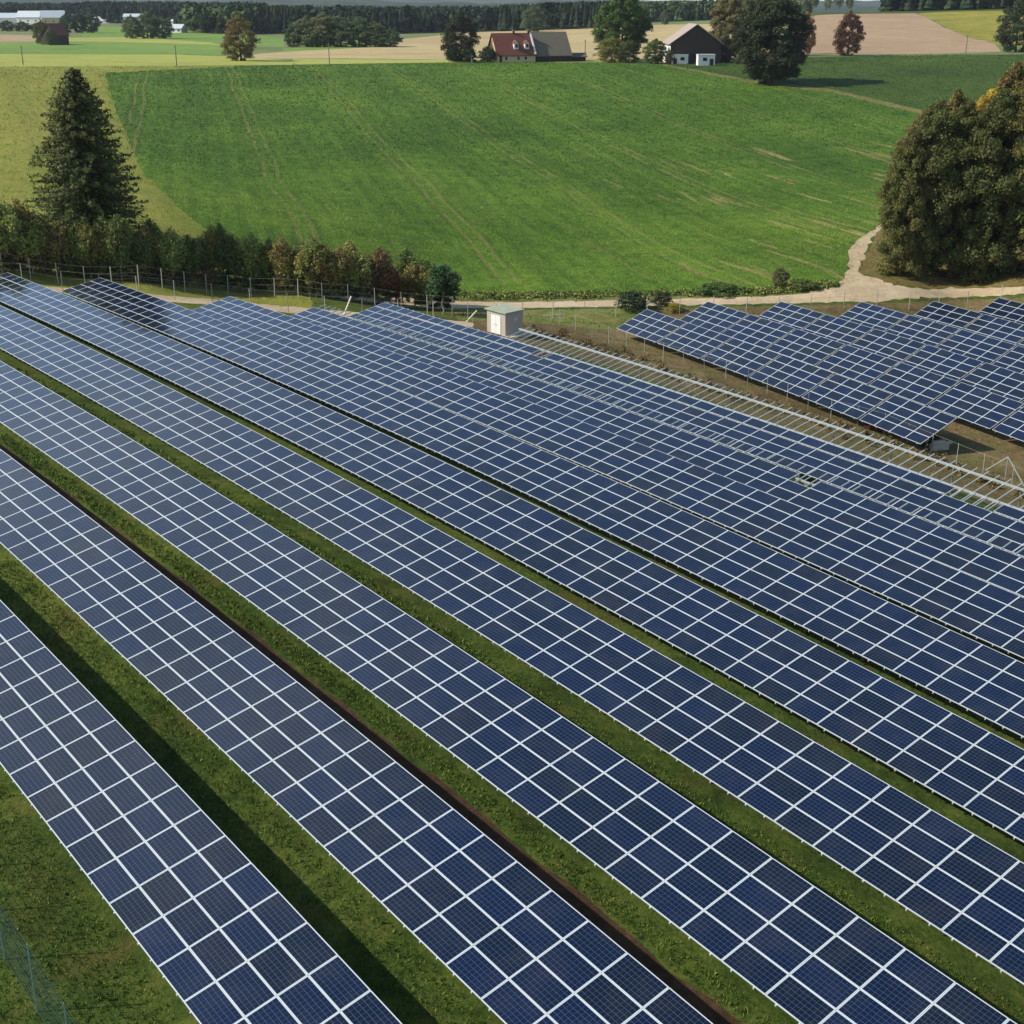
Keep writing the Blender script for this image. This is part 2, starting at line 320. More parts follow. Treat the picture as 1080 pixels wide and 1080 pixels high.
REG = [     # name, material, outline (survey sight lines unless 'xy'); later ones lie inside or over earlier ones
 ('far_fields', M_FARLAND, [(-420,69),(-420,22),(-100,21),(540,21),(1100,14),(1500,12),(1500,62),(1080,57.3),(860,60),(700,67),(540,65.5),(400,67),(200,69.5),(0,70.5)]),
 ('meadow', M_MEADOW, [(-420,330),(-420,69),(0,70.5),(110,70),(200,69.5),(250,69.5),(300,100),(330,330),(200,318),(0,302)]),
 ('green_field', M_FIELD, [(110,77),(250,70),(400,67.3),(540,65.6),(640,66.3),(700,69),(790,87),(880,98),(980,122),(1060,150),(1010,196),(960,215),(918,244),(906,252),(896,262),(895,276),(893,288),(888,297),(872,303),
    (800,306),(700,309),(600,310.5),(486,312),(420,316),(330,311),(290,290),(230,252),(194,224),(150,182),(125,124)]),
 ('upper_field', M_FIELD2, [(660,66.5),(700,66),(780,64.5),(860,60.5),(1000,58),(1080,57.5),(1500,62),(1500,190),(1080,142),(985,119),(880,94.5),(790,84),(700,67.5)]),
 ('field_path', M_PATH, [(700,67.5),(790,84),(880,94.5),(985,119),(1080,142),(1080,146),(980,122),(880,98),(790,87),(700,69)]),
 ('yellow_field', M_YELLOW, [(-420,69),(-420,57.5),(0,57),(185,57.5),(262,60.5),(310,64.5),(310,68.3),(200,69.4),(0,70.4)]),
 ('pasture', M_FARGREEN, [(-420,57),(-420,46),(0,44.5),(100,44),(240,48),(262,53),(262,60),(185,57),(0,56.5)]),
 ('pale_strip', M_YELLOW, [(60,43.5),(60,40),(140,39),(220,44.5),(240,47.7),(100,43.6)]),
 ('fallow_strip', M_PLOUGH, [(-420,46),(-420,37),(0,36.5),(46,37.5),(60,40),(60,43.8),(0,44)]),
 ('far_meadow', M_FARGREEN, [(85,38.5),(90,31),(104,28),(150,29.5),(240,37),(300,40),(300,50),(240,46),(140,38.6)]),
 ('stubble_field', M_STUBBLE, [(244,62),(270,57),(330,52),(400,49),(425,41),(480,36),(540,31.5),(600,28.3),(700,26),(790,25),(846,30),(846,57.5),(760,62),(640,62.8),(470,62.8),(360,61.5)]),
 ('ley_strip', M_FARGREEN, [(300,51),(360,47),(402,46.6),(400,49.5),(330,53),(296,55)]),
 ('light_ley', M_YELLOW, [(310,65),(310,62.2),(470,63),(640,63),(680,62.6),(680,64.5),(540,65),(400,66.6),(310,68)]),
 ('ploughed_field', M_PLOUGH, [(846,57.5),(848,30),(850,22),(858,16.5),(880,15),(966,14),(980,20),(998,30),(1020,39),(1048,46),(1056,54.5),(1010,56.2),(930,57.2)]),
 ('maize_field', M_CORN, [(968,14),(1000,12.4),(1080,10.6),(1500,9),(1500,50),(1062,49),(1049,45.5),(1021,38.5),(1000,30),(982,20)]),
 ('dry_ground', M_SOIL, [(478,328),(540,327),(640,326),(720,325),(860,322),(955,319),(1080,314),(1300,308),(1300,640),(1080,548),(1000,513),(900,476),(800,441),(700,406),(620,380),(566,366),(552,366),(500,352),(484,342)]),
 ('park_edge_grass', M_VERGE, [(478,328),(540,327),(640,326),(690,325.5),(676,342),(640,348),(600,344),(560,340),(510,338),(484,338)]),
 ('grove_floor', M_GROVE, [(908,279),(904,287),(920,292),(943,301),(980,304.5),(1080,302),(1300,295.5),(1300,215),(1060,190),(1018,198),(965,218),(925,246),(915,265)]),
 ('verge', M_VERGE, [(420,316),(486,312),(600,310.5),(700,309),(800,306),(872,303),(888,297),(872,304.3),(850,309.3),(800,313.3),(720,315.3),(640,317.3),(540,318.8),(470,318),(420,316.8)]),
 ('road', M_GRAVEL, ROADW),
 ('track', M_GRAVEL, [(-420,300),(-100,297),(0,299.5),(55,302.5),(161,310.5),(230,316),(300,322.5),(360,328),(430,334),(500,340),(500,345),(430,341),(360,335.5),(300,329.5),(230,322.5),(161,316.5),(55,307.5),(0,304.5),(-100,302),(-420,305)]),
 ('soil_strip', M_DIRT, ('xy', [stp(s, 22.1) for s in np.arange(-90, 2, 6.0)] + [stp(s, 24.02 + .09 * math.sin(s * .9) + .07 * math.sin(s * 2.3)) for s in np.arange(0, -92, -1.5)])),
 ('soil_strip', M_DIRT, ('xy', [stp(s, 75.2 + .5 * math.sin(s)) for s in np.arange(-100, -76, 2.0)] + [stp(s, 79.5 + .5 * math.sin(s * .7)) for s in np.arange(-76, -101, -2.0)])),
]
WPOLY = []
def build_ground():
    P = []; az = np.concatenate([np.arange(-180, -40, 5.0), np.arange(-40, -25, 1.0), np.arange(-25, 25, .42), np.arange(25, 40, 1.0), np.arange(40, 181, 5.0)])
    for a in az:
        fine = abs(a) < 26
        rr = np.concatenate([np.geomspace(4, 20, 5 if fine else 4), np.geomspace(22, 170, 110 if fine else 16), np.geomspace(173, 1100, 130 if fine else 16), np.geomspace(1150, 7500, 28 if fine else 10)])
        j = 0 if not fine else .15
        ar = np.radians(a + rng.uniform(-j, j, len(rr)))
        P.append(np.stack([np.sin(ar) * rr, np.cos(ar) * rr], -1))
    P = np.concatenate(P); W_ = _warp(P[:, 0], P[:, 1]); verts = [Vector(p) for p in W_.tolist()]
    xy = [tuple(p) for p in P.tolist()]; edges = []; polys = []
    for name, mat, pg in REG:
        if pg[0] == 'xy': pts = [tuple(q) for q in pg[1]]
        else:
            pts = []
            for i, (u, v) in enumerate(pg):
                u2, v2 = pg[(i + 1) % len(pg)]; L = math.hypot(u2 - u, (v2 - v) * 2.5); m = max(1, int(L / 6))
                for k in range(m):
                    f = k / m; q = at(u + (u2 - u) * f, v + (v2 - v) * f)
                    if q is None: q = pt(u + (u2 - u) * f, v + (v2 - v) * f, 2500)
                    pts.append((q[0], q[1]))
        pts = np.array(pts); d = np.hypot(pts[:, 0], pts[:, 1])
        jit = .0011 if name in ('road', 'verge', 'grove_floor', 'track') else .0007
        rs = np.random.default_rng(len(pts)); pts = pts + rs.normal(size=pts.shape) * (d * jit)[:, None] * (0 if pg[0] == 'xy' else 1)
        w_ = _warp(pts[:, 0], pts[:, 1]); b = len(verts)
        verts += [Vector(p) for p in w_.tolist()]; xy += [tuple(p) for p in pts.tolist()]
        edges += [(b + i, b + (i + 1) % len(pts)) for i in range(len(pts))]
        polys.append(w_); WPOLY.append(w_)
    r = delaunay_2d_cdt(verts, edges, [], 0, 1e-6)
    ov = np.array([tuple(v) for v in r[0]]); F = np.array([f for f in r[2] if len(f) == 3])
    # inverse warp
    m = np.hypot(ov[:, 0], ov[:, 1]); R = 80 * np.sinh(m); X = ov / (m[:, None] + 1e-9) * R[:, None]
    Z = H(X[:, 0], X[:, 1]); V = np.c_[X, Z]
    cen = ov[F].mean(1); lab = np.zeros(len(F), int)
    for i, pg in enumerate(polys):
        x, y = cen[:, 0], cen[:, 1]; ins = np.zeros(len(cen), bool); a = pg; b = np.roll(pg, -1, 0)
        for (x1, y1), (x2, y2) in zip(a, b):
            if y1 == y2: continue
            c_ = ((y1 > y) != (y2 > y)); ins ^= c_ & (x < (x2 - x1) * (y - y1) / (y2 - y1) + x1)
        lab[ins] = i + 1
    names = ['ground'] + [q[0] for q in REG]; mats = [M_SOLAR] + [q[1] for q in REG]
    for i in range(len(names)):
        f = F[lab == i]
        if not len(f): continue
        u, inv = np.unique(f, return_inverse=True)
        me = np_mesh(names[i], V[u], inv.reshape(f.shape), True)
        o = link(names[i], me, None, [mats[i]]); o['kind'] = 'structure'
build_ground()
# grass tufts in the strips between and before the rows
def tuft_mesh(name, X, Y, hgt, seed, blades=4, mat=None):
    rs = np.random.default_rng(seed); n = len(X); Z = H(X, Y)
    B = np.stack([X, Y, Z], -1)
    V = np.empty((n, blades, 3, 3)); a = rs.uniform(0, 6.283, (n, blades)); h = hgt[:, None] * rs.uniform(.6, 1.25, (n, blades)); wd = h * .42
    off = rs.normal(size=(n, blades, 2)) * h[..., None] * .45; lean = rs.uniform(.2, .9, (n, blades)) * h; la = rs.uniform(0, 6.283, (n, blades))
    for k, s in ((0, -1), (1, 1)):
        V[:, :, k, 0] = B[:, None, 0] + off[..., 0] + s * wd * np.cos(a) / 2; V[:, :, k, 1] = B[:, None, 1] + off[..., 1] + s * wd * np.sin(a) / 2; V[:, :, k, 2] = B[:, None, 2] - .01
    V[:, :, 2, 0] = B[:, None, 0] + off[..., 0] + lean * np.cos(la); V[:, :, 2, 1] = B[:, None, 1] + off[..., 1] + lean * np.sin(la); V[:, :, 2, 2] = B[:, None, 2] + h
    V = V.reshape(-1, 3); return np_mesh(name, V, np.arange(len(V)).reshape(-1, 3))
def tuftmat(name, cols, fieldvar=False):
    n = N(name); g = n.n('NewGeometry'); p = n.pos()
    f = n.math('ADD', n.math('MULTIPLY', g.outputs['Random Per Island'], .5), n.math('MULTIPLY', n.noise(p, .5, 4), .5))
    if fieldvar:        # patchy growth, plus a painted-in cloud shadow: pale at the foot, darker higher up
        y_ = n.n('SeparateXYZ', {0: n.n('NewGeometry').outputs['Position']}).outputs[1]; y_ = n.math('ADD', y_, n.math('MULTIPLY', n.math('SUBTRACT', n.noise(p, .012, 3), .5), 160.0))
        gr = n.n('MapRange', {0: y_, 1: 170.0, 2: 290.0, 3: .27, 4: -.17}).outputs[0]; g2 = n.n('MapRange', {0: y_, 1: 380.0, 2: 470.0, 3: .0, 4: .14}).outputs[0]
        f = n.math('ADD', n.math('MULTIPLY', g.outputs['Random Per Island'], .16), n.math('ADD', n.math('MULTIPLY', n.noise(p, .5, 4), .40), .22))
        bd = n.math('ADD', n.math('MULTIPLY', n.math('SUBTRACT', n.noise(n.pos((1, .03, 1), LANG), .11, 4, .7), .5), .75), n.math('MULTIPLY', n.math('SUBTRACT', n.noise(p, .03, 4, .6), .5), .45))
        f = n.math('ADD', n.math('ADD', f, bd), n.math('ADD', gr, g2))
    col = n.ramp(f, [(.3, cols[0]), (.52, cols[1]), (.72, cols[2])])
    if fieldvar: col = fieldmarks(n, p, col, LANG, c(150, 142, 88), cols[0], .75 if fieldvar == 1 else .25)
    return n.pbr(col, .75, None, **{'Specular IOR Level': .2})
M_TUFT = tuftmat('grass_blades', [c(42, 64, 20), c(84, 112, 38), c(132, 144, 66)] or [c(44, 64, 18), c(86, 110, 34), c(138, 140, 60)])
POLYS = {}
def crop_cover(name, label, keys, n, dmin, dmax, h0, cols, seed, blades=2, umax=.44, fv=False):
    rs = np.random.default_rng(seed); d = 1 / rs.uniform(1 / dmax, 1 / dmin, n); a = rs.uniform(-umax, umax, n); X = np.sin(a) * d; Y = np.cos(a) * d
    w = _warp(X + rs.normal(size=n) * .9, Y + rs.normal(size=n) * .9); keep = np.zeros(n, bool)
    for i, (nm, m_, q_) in enumerate(REG):
        ins = np.zeros(n, bool); pg = WPOLY[i]; b = np.roll(pg, -1, 0)
        for (x1, y1), (x2, y2) in zip(pg, b):
            if y1 == y2: continue
            ins ^= ((y1 > w[:, 1]) != (y2 > w[:, 1])) & (w[:, 0] < (x2 - x1) * (w[:, 1] - y1) / (y2 - y1) + x1)
        keep[ins] = nm in keys
    X, Y, d = X[keep], Y[keep], d[keep]; hgt = h0 * (d / 170) * rs.uniform(.5, 1.5, len(X))
    o = link(name, tuft_mesh(name, X, Y, hgt, seed, blades), None, [tuftmat(name + '_blades', cols, fv)]); tag(o, label, 'crop', kind='stuff')
def scatter_strip(t0, t1, s0, s1, dens):
    n = int((t1 - t0) * (s1 - s0) * dens); t = rng.uniform(t0, t1, n); s = rng.uniform(s0, s1, n)
    x = RH[0] * s + CH[0] * t; y = RH[1] * s + CH[1] * t; d = np.hypot(x, y)
    k = (np.abs(x) / np.maximum(y, 1) < .62) & (rng.uniform(0, 1, n) < np.clip((55 / np.maximum(d, 20))**1.7, .08, 1)); return x[k], y[k], d[k]
XX = [scatter_strip(0, 11.9, -52, -8, 70), scatter_strip(15.6, 18.6, -62, -8, 70), scatter_strip(24.1, 24.9, -80, -4, 70), scatter_strip(28.6, 31.6, -98, 0, 70),
      scatter_strip(24.2, 25.0, -80, -10, 30), scatter_strip(35.2, 38.8, -112, -2, 70), scatter_strip(42.3, 45.6, -126, -8, 30)]
X_ = np.concatenate([q[0] for q in XX]); Y_ = np.concatenate([q[1] for q in XX]); D_ = np.concatenate([q[2] for q in XX])
o = link('grass', tuft_mesh('grass', X_, Y_, .068 * np.maximum(D_ / 45, 1)**.8 * rng.uniform(.5, 1.6, len(X_)), 3), None, [M_TUFT])
tag(o, 'short uneven grass growing between the solar panel rows', 'grass', kind='stuff')

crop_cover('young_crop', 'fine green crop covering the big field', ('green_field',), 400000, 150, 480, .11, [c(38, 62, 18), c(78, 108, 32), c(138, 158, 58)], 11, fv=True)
crop_cover('upper_crop', 'fine dark green crop of the field beyond the path', ('upper_field',), 90000, 330, 560, .11, [c(38, 60, 18), c(60, 86, 28), c(86, 108, 40)], 12)
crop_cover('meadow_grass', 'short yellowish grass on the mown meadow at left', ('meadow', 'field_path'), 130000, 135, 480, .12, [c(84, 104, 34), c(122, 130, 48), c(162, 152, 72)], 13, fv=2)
crop_cover('dry_grass', 'dry grass and clods on the bare ground around the right-hand array', ('dry_ground', 'park_edge_grass', 'grove_floor', 'verge'), 70000, 70, 190, .16, [c(82, 70, 40), c(116, 108, 60), c(152, 138, 92)], 14)
# ---------------------------------------------------------------- solar modules
MW, MH, MT = 1.662, 1.002, .038
def panelmat():
    n = N('solar_cells'); uv = n.n('UVMap').outputs[0]; xyz = n.n('SeparateXYZ', {0: uv})
    def lines(co, pitch, off, w):
        fr = n.math('FRACT', n.math('DIVIDE', n.math('SUBTRACT', co, off), pitch)); d = n.math('ABSOLUTE', n.math('SUBTRACT', fr, .5))
        return n.math('GREATER_THAN', d, .5 - w / pitch / 2)
    # ten by six cells, with bus bars running along the long side
    gx = lines(xyz.outputs[0], .159, .036, .0075); gy = lines(xyz.outputs[1], .1565, .0315, .0095); bb = lines(xyz.outputs[1], .0522, .0315 + .026, .0022)
    g = n.math('MAXIMUM', n.math('MULTIPLY', gx, .8), gy)
    oi = n.n('ObjectInfo'); geo = n.n('NewGeometry')
    r = n.math('FRACT', n.math('ADD', n.math('MULTIPLY', oi.outputs['Random'], 7.13), n.math('MULTIPLY', geo.outputs['Random Per Island'], 5.71)))
    cell = n.ramp(r, [(0, srgb(4, 14, 32)), (.3, srgb(3, 16, 40)), (.6, srgb(3, 20, 52)), (.88, srgb(4, 17, 44)), (.97, srgb(10, 15, 32)), (1, srgb(18, 22, 32))])
    cry = n.n('TexVoronoi', {'Vector': uv, 'Scale': 38.0}); cell = n.mix(.05, cell, n.ramp(n.n('SeparateColor', {0: cry.outputs['Color']}).outputs[0], [(0, .2), (1, .8)]), 'OVERLAY')
    col = n.mix(n.math('MULTIPLY', bb, .4), cell, srgb(96, 102, 118)); col = n.mix(n.math('MULTIPLY', g, .55), col, srgb(98, 122, 146))
    dirt = n.noise(n.pos(), .7, 5, .65)
    col = n.mix(n.math('MULTIPLY', n.ramp(dirt, [(.45, 0), (.8, 1)]), .07), col, srgb(130, 124, 110))
    rg = n.ramp(dirt, [(.3, .07), (.8, .16)])
    return n.pbr(col, rg, None, **{'IOR': 1.5, 'Specular IOR Level': .5, 'Coat Weight': .3, 'Coat Roughness': .05})
M_CELL = panelmat(); M_FRAME = plain('anodised_frame', srgb(206, 214, 214), .45, .05, 2, metal=.15)
M_BACK = plain('white_backsheet', srgb(120, 120, 120), .7, .05)
def module_arrays():
    f = .031; V = []
    for z in (-MT, 0):
        V += [(0, 0, z), (MW, 0, z), (MW, MH, z), (0, MH, z)]
    V += [(f, f, 0), (MW - f, f, 0), (MW - f, MH - f, 0), (f, MH - f, 0)]
    F = [(3, 2, 1, 0), (0, 1, 5, 4), (1, 2, 6, 5), (2, 3, 7, 6), (3, 0, 4, 7), (4, 5, 9, 8), (5, 6, 10, 9), (6, 7, 11, 10), (7, 4, 8, 11), (8, 9, 10, 11)]
    return np.array(V, float), np.array(F), np.array([2, 1, 1, 1, 1, 1, 1, 1, 1, 0])
MV, MF, MMI = module_arrays()
MUV = np.array([[MV[i][:2] for i in f] for f in MF]).reshape(-1, 2)
PANEL = np_mesh('solar_panel', MV, MF, uv=MUV, mi=MMI)
for m in (M_CELL, M_FRAME, M_BACK): PANEL.materials.append(m)
def merged_panels(mats4, origin):
    n = len(mats4); V = np.empty((n, len(MV), 3))
    for i, M in enumerate(mats4): V[i] = MV @ M[:3, :3].T + M[:3, 3] - origin
    F = (MF[None] + np.arange(n)[:, None, None] * len(MV)).reshape(-1, 4)
    me = np_mesh('solar_panel', V.reshape(-1, 3), F, uv=np.tile(MUV, (n, 1)), mi=np.tile(MMI, n))
    for m in (M_CELL, M_FRAME, M_BACK): me.materials.append(m)
    return me
def pix(P):
    x, y, z = P[0], P[1], P[2] - CAMZ; s, c_ = math.sin(PITCH), math.cos(PITCH)
    dz = y * c_ - z * s
    if dz < 1: return None
    return 540 + FPX * x / dz, 540 + FPX * (-y * s - z * c_) / dz, dz
def vis(P, m=25):
    q = pix(P); return q is not None and -m < q[0] < 1080 + m and -m < q[1] < 1080 + m
def frame_at(p, xdir, up, tilt):       # 4x4 with x along the row, y up the slope
    x = xdir / np.linalg.norm(xdir); yh = np.cross(up, x); yh /= np.linalg.norm(yh)
    n0 = np.cross(x, yh); y = yh * math.cos(tilt) + n0 * math.sin(tilt); z = np.cross(x, y)
    M = np.eye(4); M[:3, 0] = x; M[:3, 1] = y; M[:3, 2] = z; M[:3, 3] = p; return M
def row_frame(k, s, tilt=TILT, step=1.67):
    t = ROWS[k][0]; a = np.array([*stp(s, t), rowz(k, s)]); b = np.array([*stp(s + step, t), rowz(k, s + step)])
    return frame_at(a, b - a, (0, 0, 1), tilt)
RAFT = MB().box((0, 0, 0), (.05, 1, .07)).mesh('rafter'); RAFT.materials.append(STEEL)
POST = MB().box((0, 0, -.5), (.10, .07, 1)).box((0, .045, -.5), (.13, .02, 1)).mesh('post'); POST.materials.append(plain('dull_zinc', srgb(128, 130, 122), .6, .15, 4, metal=.2))
def place(name, me, M, parent, org):
    o = bpy.data.objects.new(name, me); COL.objects.link(o); o.parent = parent
    M = M.copy(); M[:3, 3] -= org; o.matrix_local = Matrix(M.tolist()); return o
def scaleM(M, sx, sy, sz):
    M = M.copy(); M[:3, 0] *= sx; M[:3, 1] *= sy; M[:3, 2] *= sz; return M
def off(M, x, y, z):
    M = M.copy(); M[:3, 3] = M[:3, 3] + M[:3, :3] @ np.array((x, y, z)); return M
def rank(items):    # largest in view first
    def key(M):
        c_ = M[:3, 3]; q = pix(c_); return (0 if vis(c_, 10) else 1, q[2] if q else 1e9)
    return sorted(items, key=key)
def merged_boxes(me, mats4, org):
    base = np.array([v.co[:] for v in me.vertices]); F0 = [tuple(p.vertices) for p in me.polygons]; mb = MB()
    for M in mats4: mb.add(base @ M[:3, :3].T + M[:3, 3] - org, F0)
    m = mb.mesh(me.name); m.materials.append(STEEL); return m
def solar_row(k, s0, s1, label, js=(0, 1, 2, 3), rows_gap=None, skip=(), panels=True, raft=(-.035, 4.04), purl=(1.25, 3.2), cap=100, purlw=.09, lift=0.0):
    org = np.array([*stp((s0 + s1) / 2, ROWS[k][0] + 2), 0.0]); org[2] = hz(org[0], org[1])
    if s1 > -15: pass
    root = empty('solar_panel_row' if panels else 'mounting_frame', tuple(org), label, 'solar row' if panels else 'mounting frame', 'long rows of solar panels' if panels else None)
    n = int(round((s1 - s0) / 1.67)); P = []; R = []; Q = []
    for i in range(n):
        s = s0 + i * 1.67; M = row_frame(k, s)
        if panels:
            for j in js:
                if (i, j) in skip: continue
                g = rows_gap.get(j, 0) if rows_gap else 0
                d_ = random.uniform(-.003, .003)
                P.append(off(M, 0, j * 1.01 + g + lift, d_))
        L = raft[1] - raft[0]
        for x in (.4, 1.25): R.append(scaleM(off(M, x, (raft[0] + raft[1]) / 2, -.04 - .04), 1, L, 1))
        if i % (2 if panels else 3) == 0:
            for y in (purl[0], purl[1]):
                B = off(M, .82, y, -.22); h = B[2, 3] - hz(B[0, 3], B[1, 3]) + .2
                T_ = np.eye(4); T_[:3, 0] = (RH[0], RH[1], 0); T_[:3, 1] = (CH[0], CH[1], 0); T_[:3, 2] = (0, 0, max(h, .3)); T_[:3, 3] = B[:3, 3]; Q.append(T_)
    if panels:
        P = rank(P)
        for M in P[:cap]: place('solar_panel', PANEL, M, root, org)
        if P[cap:]: o = link('solar_panel', merged_panels(P[cap:], org), root); o['kind'] = 'stuff'
    R = rank(R); rc = 60 if panels else 100
    for M in R[:rc]: place('rafter', RAFT, M if panels else scaleM(M, 1.25, 1, 1), root, org)
    if R[rc:]: o = link('rafter', merged_boxes(RAFT, R[rc:], org), root); o['kind'] = 'stuff'
    for M in Q[:100]: place('post', POST, M if panels else scaleM(M, .55, .8, 1), root, org)
    for y in purl:
        mb = MB(); prev = None
        for i in range(0, n + 1):
            M = off(row_frame(k, s0 + i * 1.67), 0, y, -.145 if panels else -.0); p = M[:3, 3] - org
            if prev is not None: mb.bar(prev, p, purlw, .11, up=M[:3, 2])
            prev = p
        mb.build('purlin', STEEL, root)
    return root
NR = lambda s0, s1: (s0, s0 + round((s1 - s0) / 1.67) * 1.67)
solar_row('A', -32.71 - 1.67 * 20, -14, 'row of blue solar panels nearest the wire mesh fence at bottom left')
solar_row('B', -32.83 - 1.67 * 28, -12, 'long solar panel row with bare brown soil strip along its upper edge')
solar_row('C', -17.95 - 1.67 * 50, -8, 'long panel row between the brown soil strip and a green grass strip')
solar_row('D', -20.19 - 1.67 * 58, -8, 'fourth long panel row up from the bottom left fence, grass on both sides')
solar_row('E', -129.4, -10, 'long solar panel row whose far end is the leftmost peak under the spruce')
solar_row('F', -124.2, -14, 'long solar panel row whose far end mirrors the dark spruce tree')
solar_row('G', -111.6, -18, 'long solar panel row just below the one with empty rafter ends')
solar_row('H', -106.8, -18, 'long panel row with bare rafter ends along its upper edge and one panel missing', js=(0, 1, 2), skip={(34, 2)}, raft=(-.035, 4.1), purl=(.9, 2.6))
solar_row('I', -108.2, -22, 'uppermost long solar panel row, its top line of panels set apart by a narrow gap', rows_gap={3: .12}, raft=(-.07, 4.95), purl=(.9, 2.8), lift=.55,
          skip={(i, 3) for i in (14, 38, 39)})
solar_row('J', -94.5, -24, 'bare steel frame without panels, running from the grey hut to the right edge', panels=False, raft=(-.1, 4.15), purl=(1.1, 3.3), purlw=.16)
# ---------------------------------------------------------------- right-hand array of separate tables
RN = ['front', 'second', 'third', 'fourth', 'fifth', 'rearmost']
def table_proto():
    root = empty('solar_table', (0, 0, 0), None, None)
    M = frame_at(np.zeros(3), np.array((1.0, 0, 0)), (0, 0, 1), TILT2)
    for i in range(4):
        for j in range(4): place('solar_panel', PANEL, off(M, i * 1.67, j * 1.01, 0), root, 0)
    for x in (.35, 1.9, 3.35, 4.8, 6.3): place('rafter', RAFT, scaleM(off(M, x, 2.0, -.09), 1, 4.1, 1), root, 0)
    for y in (.9, 3.1):
        a = off(M, 0.05, y, -.2)[:3, 3]; b = off(M, 6.6, y, -.2)[:3, 3]; MB().bar(a, b, .1, .12).build('purlin', STEEL, root)
    for x in (1.2, 5.6):
        B = off(M, x, 2.0, -.15); T_ = np.eye(4); T_[2, 2] = 2.15; T_[:3, 3] = B[:3, 3]; place('post', POST, T_, root, 0)
        MB().bar(B[:3, 3] - (0, 0, 1.1), off(M, x, .9, -.2)[:3, 3], .07).build('brace', STEEL, root)
    return root
def copy_tree(o, parent=None):
    c_ = o.copy(); COL.objects.link(c_)
    if parent: c_.parent = parent
    for ch in list(o.children): copy_tree(ch, c_)
    return c_
proto = table_proto(); first = True
for r, (t, s0, dz) in enumerate(R2ROWS):
    k = 0
    while True:
        s = s0 + k * 6.89
        if (r == 0 and k > 5): break
        xy = O2[:2] + R2 * s + C2 * t; P0 = np.array([*xy, r2z(s, dz)]); s2 = s + 6.68; xy2 = O2[:2] + R2 * s2 + C2 * t; P1 = np.array([*xy2, r2z(s2, dz)])
        if not vis(P0, 60) or k > 9: break
        o = proto if first else copy_tree(proto); first = False
        sl_ = math.asin((P1[2] - P0[2]) / np.linalg.norm(P1 - P0)); rz = math.atan2(R2[1], R2[0])
        o.rotation_mode = 'XYZ'; o.rotation_euler = (0, -sl_, rz); o.location = tuple(P0)
        tag(o, f'tilted sixteen-panel table, {ordinal(k)} from left in the {RN[r]} line of the right-hand array', 'solar table', 'separate tilted panel tables at right')
        k += 1
# ---------------------------------------------------------------- fences, hut, odd beams
def fence(name, label, base_pts, spacing, hgt, matp, wires, matw, pw=.06, wire=.012, lift=.0, mesh_cell=None, lean=0.0):
    P = [np.array(p[:2]) for p in base_pts]; seg = [np.linalg.norm(P[i + 1] - P[i]) for i in range(len(P) - 1)]; L = sum(seg)
    n = max(1, int(round(L / spacing))); out = []
    for i in range(n + 1):
        d = L * i / n; j = 0
        while j < len(seg) - 1 and d > seg[j]: d -= seg[j]; j += 1
        q = P[j] + (P[j + 1] - P[j]) * d / seg[j]; out.append(np.array([q[0], q[1], hz(q[0], q[1])]))
    org = out[len(out) // 2]; root = empty(name, tuple(org), label, 'fence'); tops = []
    for q in out:
        b = q - org; h = hgt * random.uniform(.96, 1.05); t = b + (random.uniform(-lean, lean), random.uniform(-lean, lean), h); tops.append((b, t))
        MB().bar(b - (0, 0, .2), t, pw, pw).build('post', matp, root)
    mb = MB()
    for (b0, t0), (b1, t1) in zip(tops, tops[1:]):
        for f in wires: mb.bar(b0 + (t0 - b0) * f, b1 + (t1 - b1) * f, wire, wire)
        if mesh_cell:
            m = int(np.linalg.norm(b1 - b0) / mesh_cell)
            for k in range(m):
                f = (k + .5) / m; mb.bar(b0 + (b1 - b0) * f + (0, 0, .03), t0 + (t1 - t0) * f - (0, 0, .02), wire * .8, wire * .8)
    mb.build('wire_mesh' if mesh_cell else 'wire', matw, root); return root, out
A3 = lambda L: [at(*q) for q in L]
# green mesh fence at bottom left
b0, b1, b2 = at(5, 1012), at(40, 1068), at(77, 1128)
dv = (b2 - b0)[:2] / 2; q0 = b0[:2]
fence('mesh_fence', 'green wire mesh fence on thin posts in the bottom left corner', [q0 - dv * 3, q0 + dv * 6], np.linalg.norm(dv), 2.25, plain('green_fence_post', c(120, 150, 138), .6, .1), list(np.linspace(.03, 1, 12)), GREENW, pw=.036, wire=.007, mesh_cell=.10)
fence('wire_fence', 'thin wire fence in front of the hedge of small trees', A3([(-60,285),(15,290),(150,302),(235,310),(342,319),(451,331),(477,334)]), 2.75, 2.1, POSTM, (.35, .65, .97), POSTM, pw=.07, wire=.01, lean=.05)
fence('wire_fence', 'wire fence on thin posts along the near side of the gravel road', A3([(-60,303.5),(75,309),(196,318),(289,328),(390,336),(504,341),(560,337),(690,331),(789,331),(865,327),(955,327),(1027,324),(1130,320)]), 3.6, 2.0, POSTM, (.3, .65, .98), POSTM, pw=.06, wire=.01, lean=.05)
r_, fo = fence('wire_fence', 'thin wire fence on bare soil between the empty steel frame and the separate tables', A3([(590,343),(691,378),(787,407),(867,438),(927,456),(1023,496),(1130,540)]), 2.6, 1.7, STEEL, (.97,), POSTM, pw=.035, wire=.01, lean=.04)
q = at(1060, 506); g_ = empty('fence_brace', tuple(q), 'open steel triangle standing on dry ground at the far right end of the thin fence', 'brace')
MB().bar((0, 0, -.1), (0, 0, 1.85), .06).build('post', STEEL, g_)
MB().bar((0, 0, 1.8), (R2[0] * 1.9, R2[1] * 1.9, -.1), .06).build('strut', STEEL, g_); MB().bar((0, 0, 1.8), (-R2[0] * 1.9, -R2[1] * 1.9, -.1 + .3), .06).build('strut', STEEL, g_)
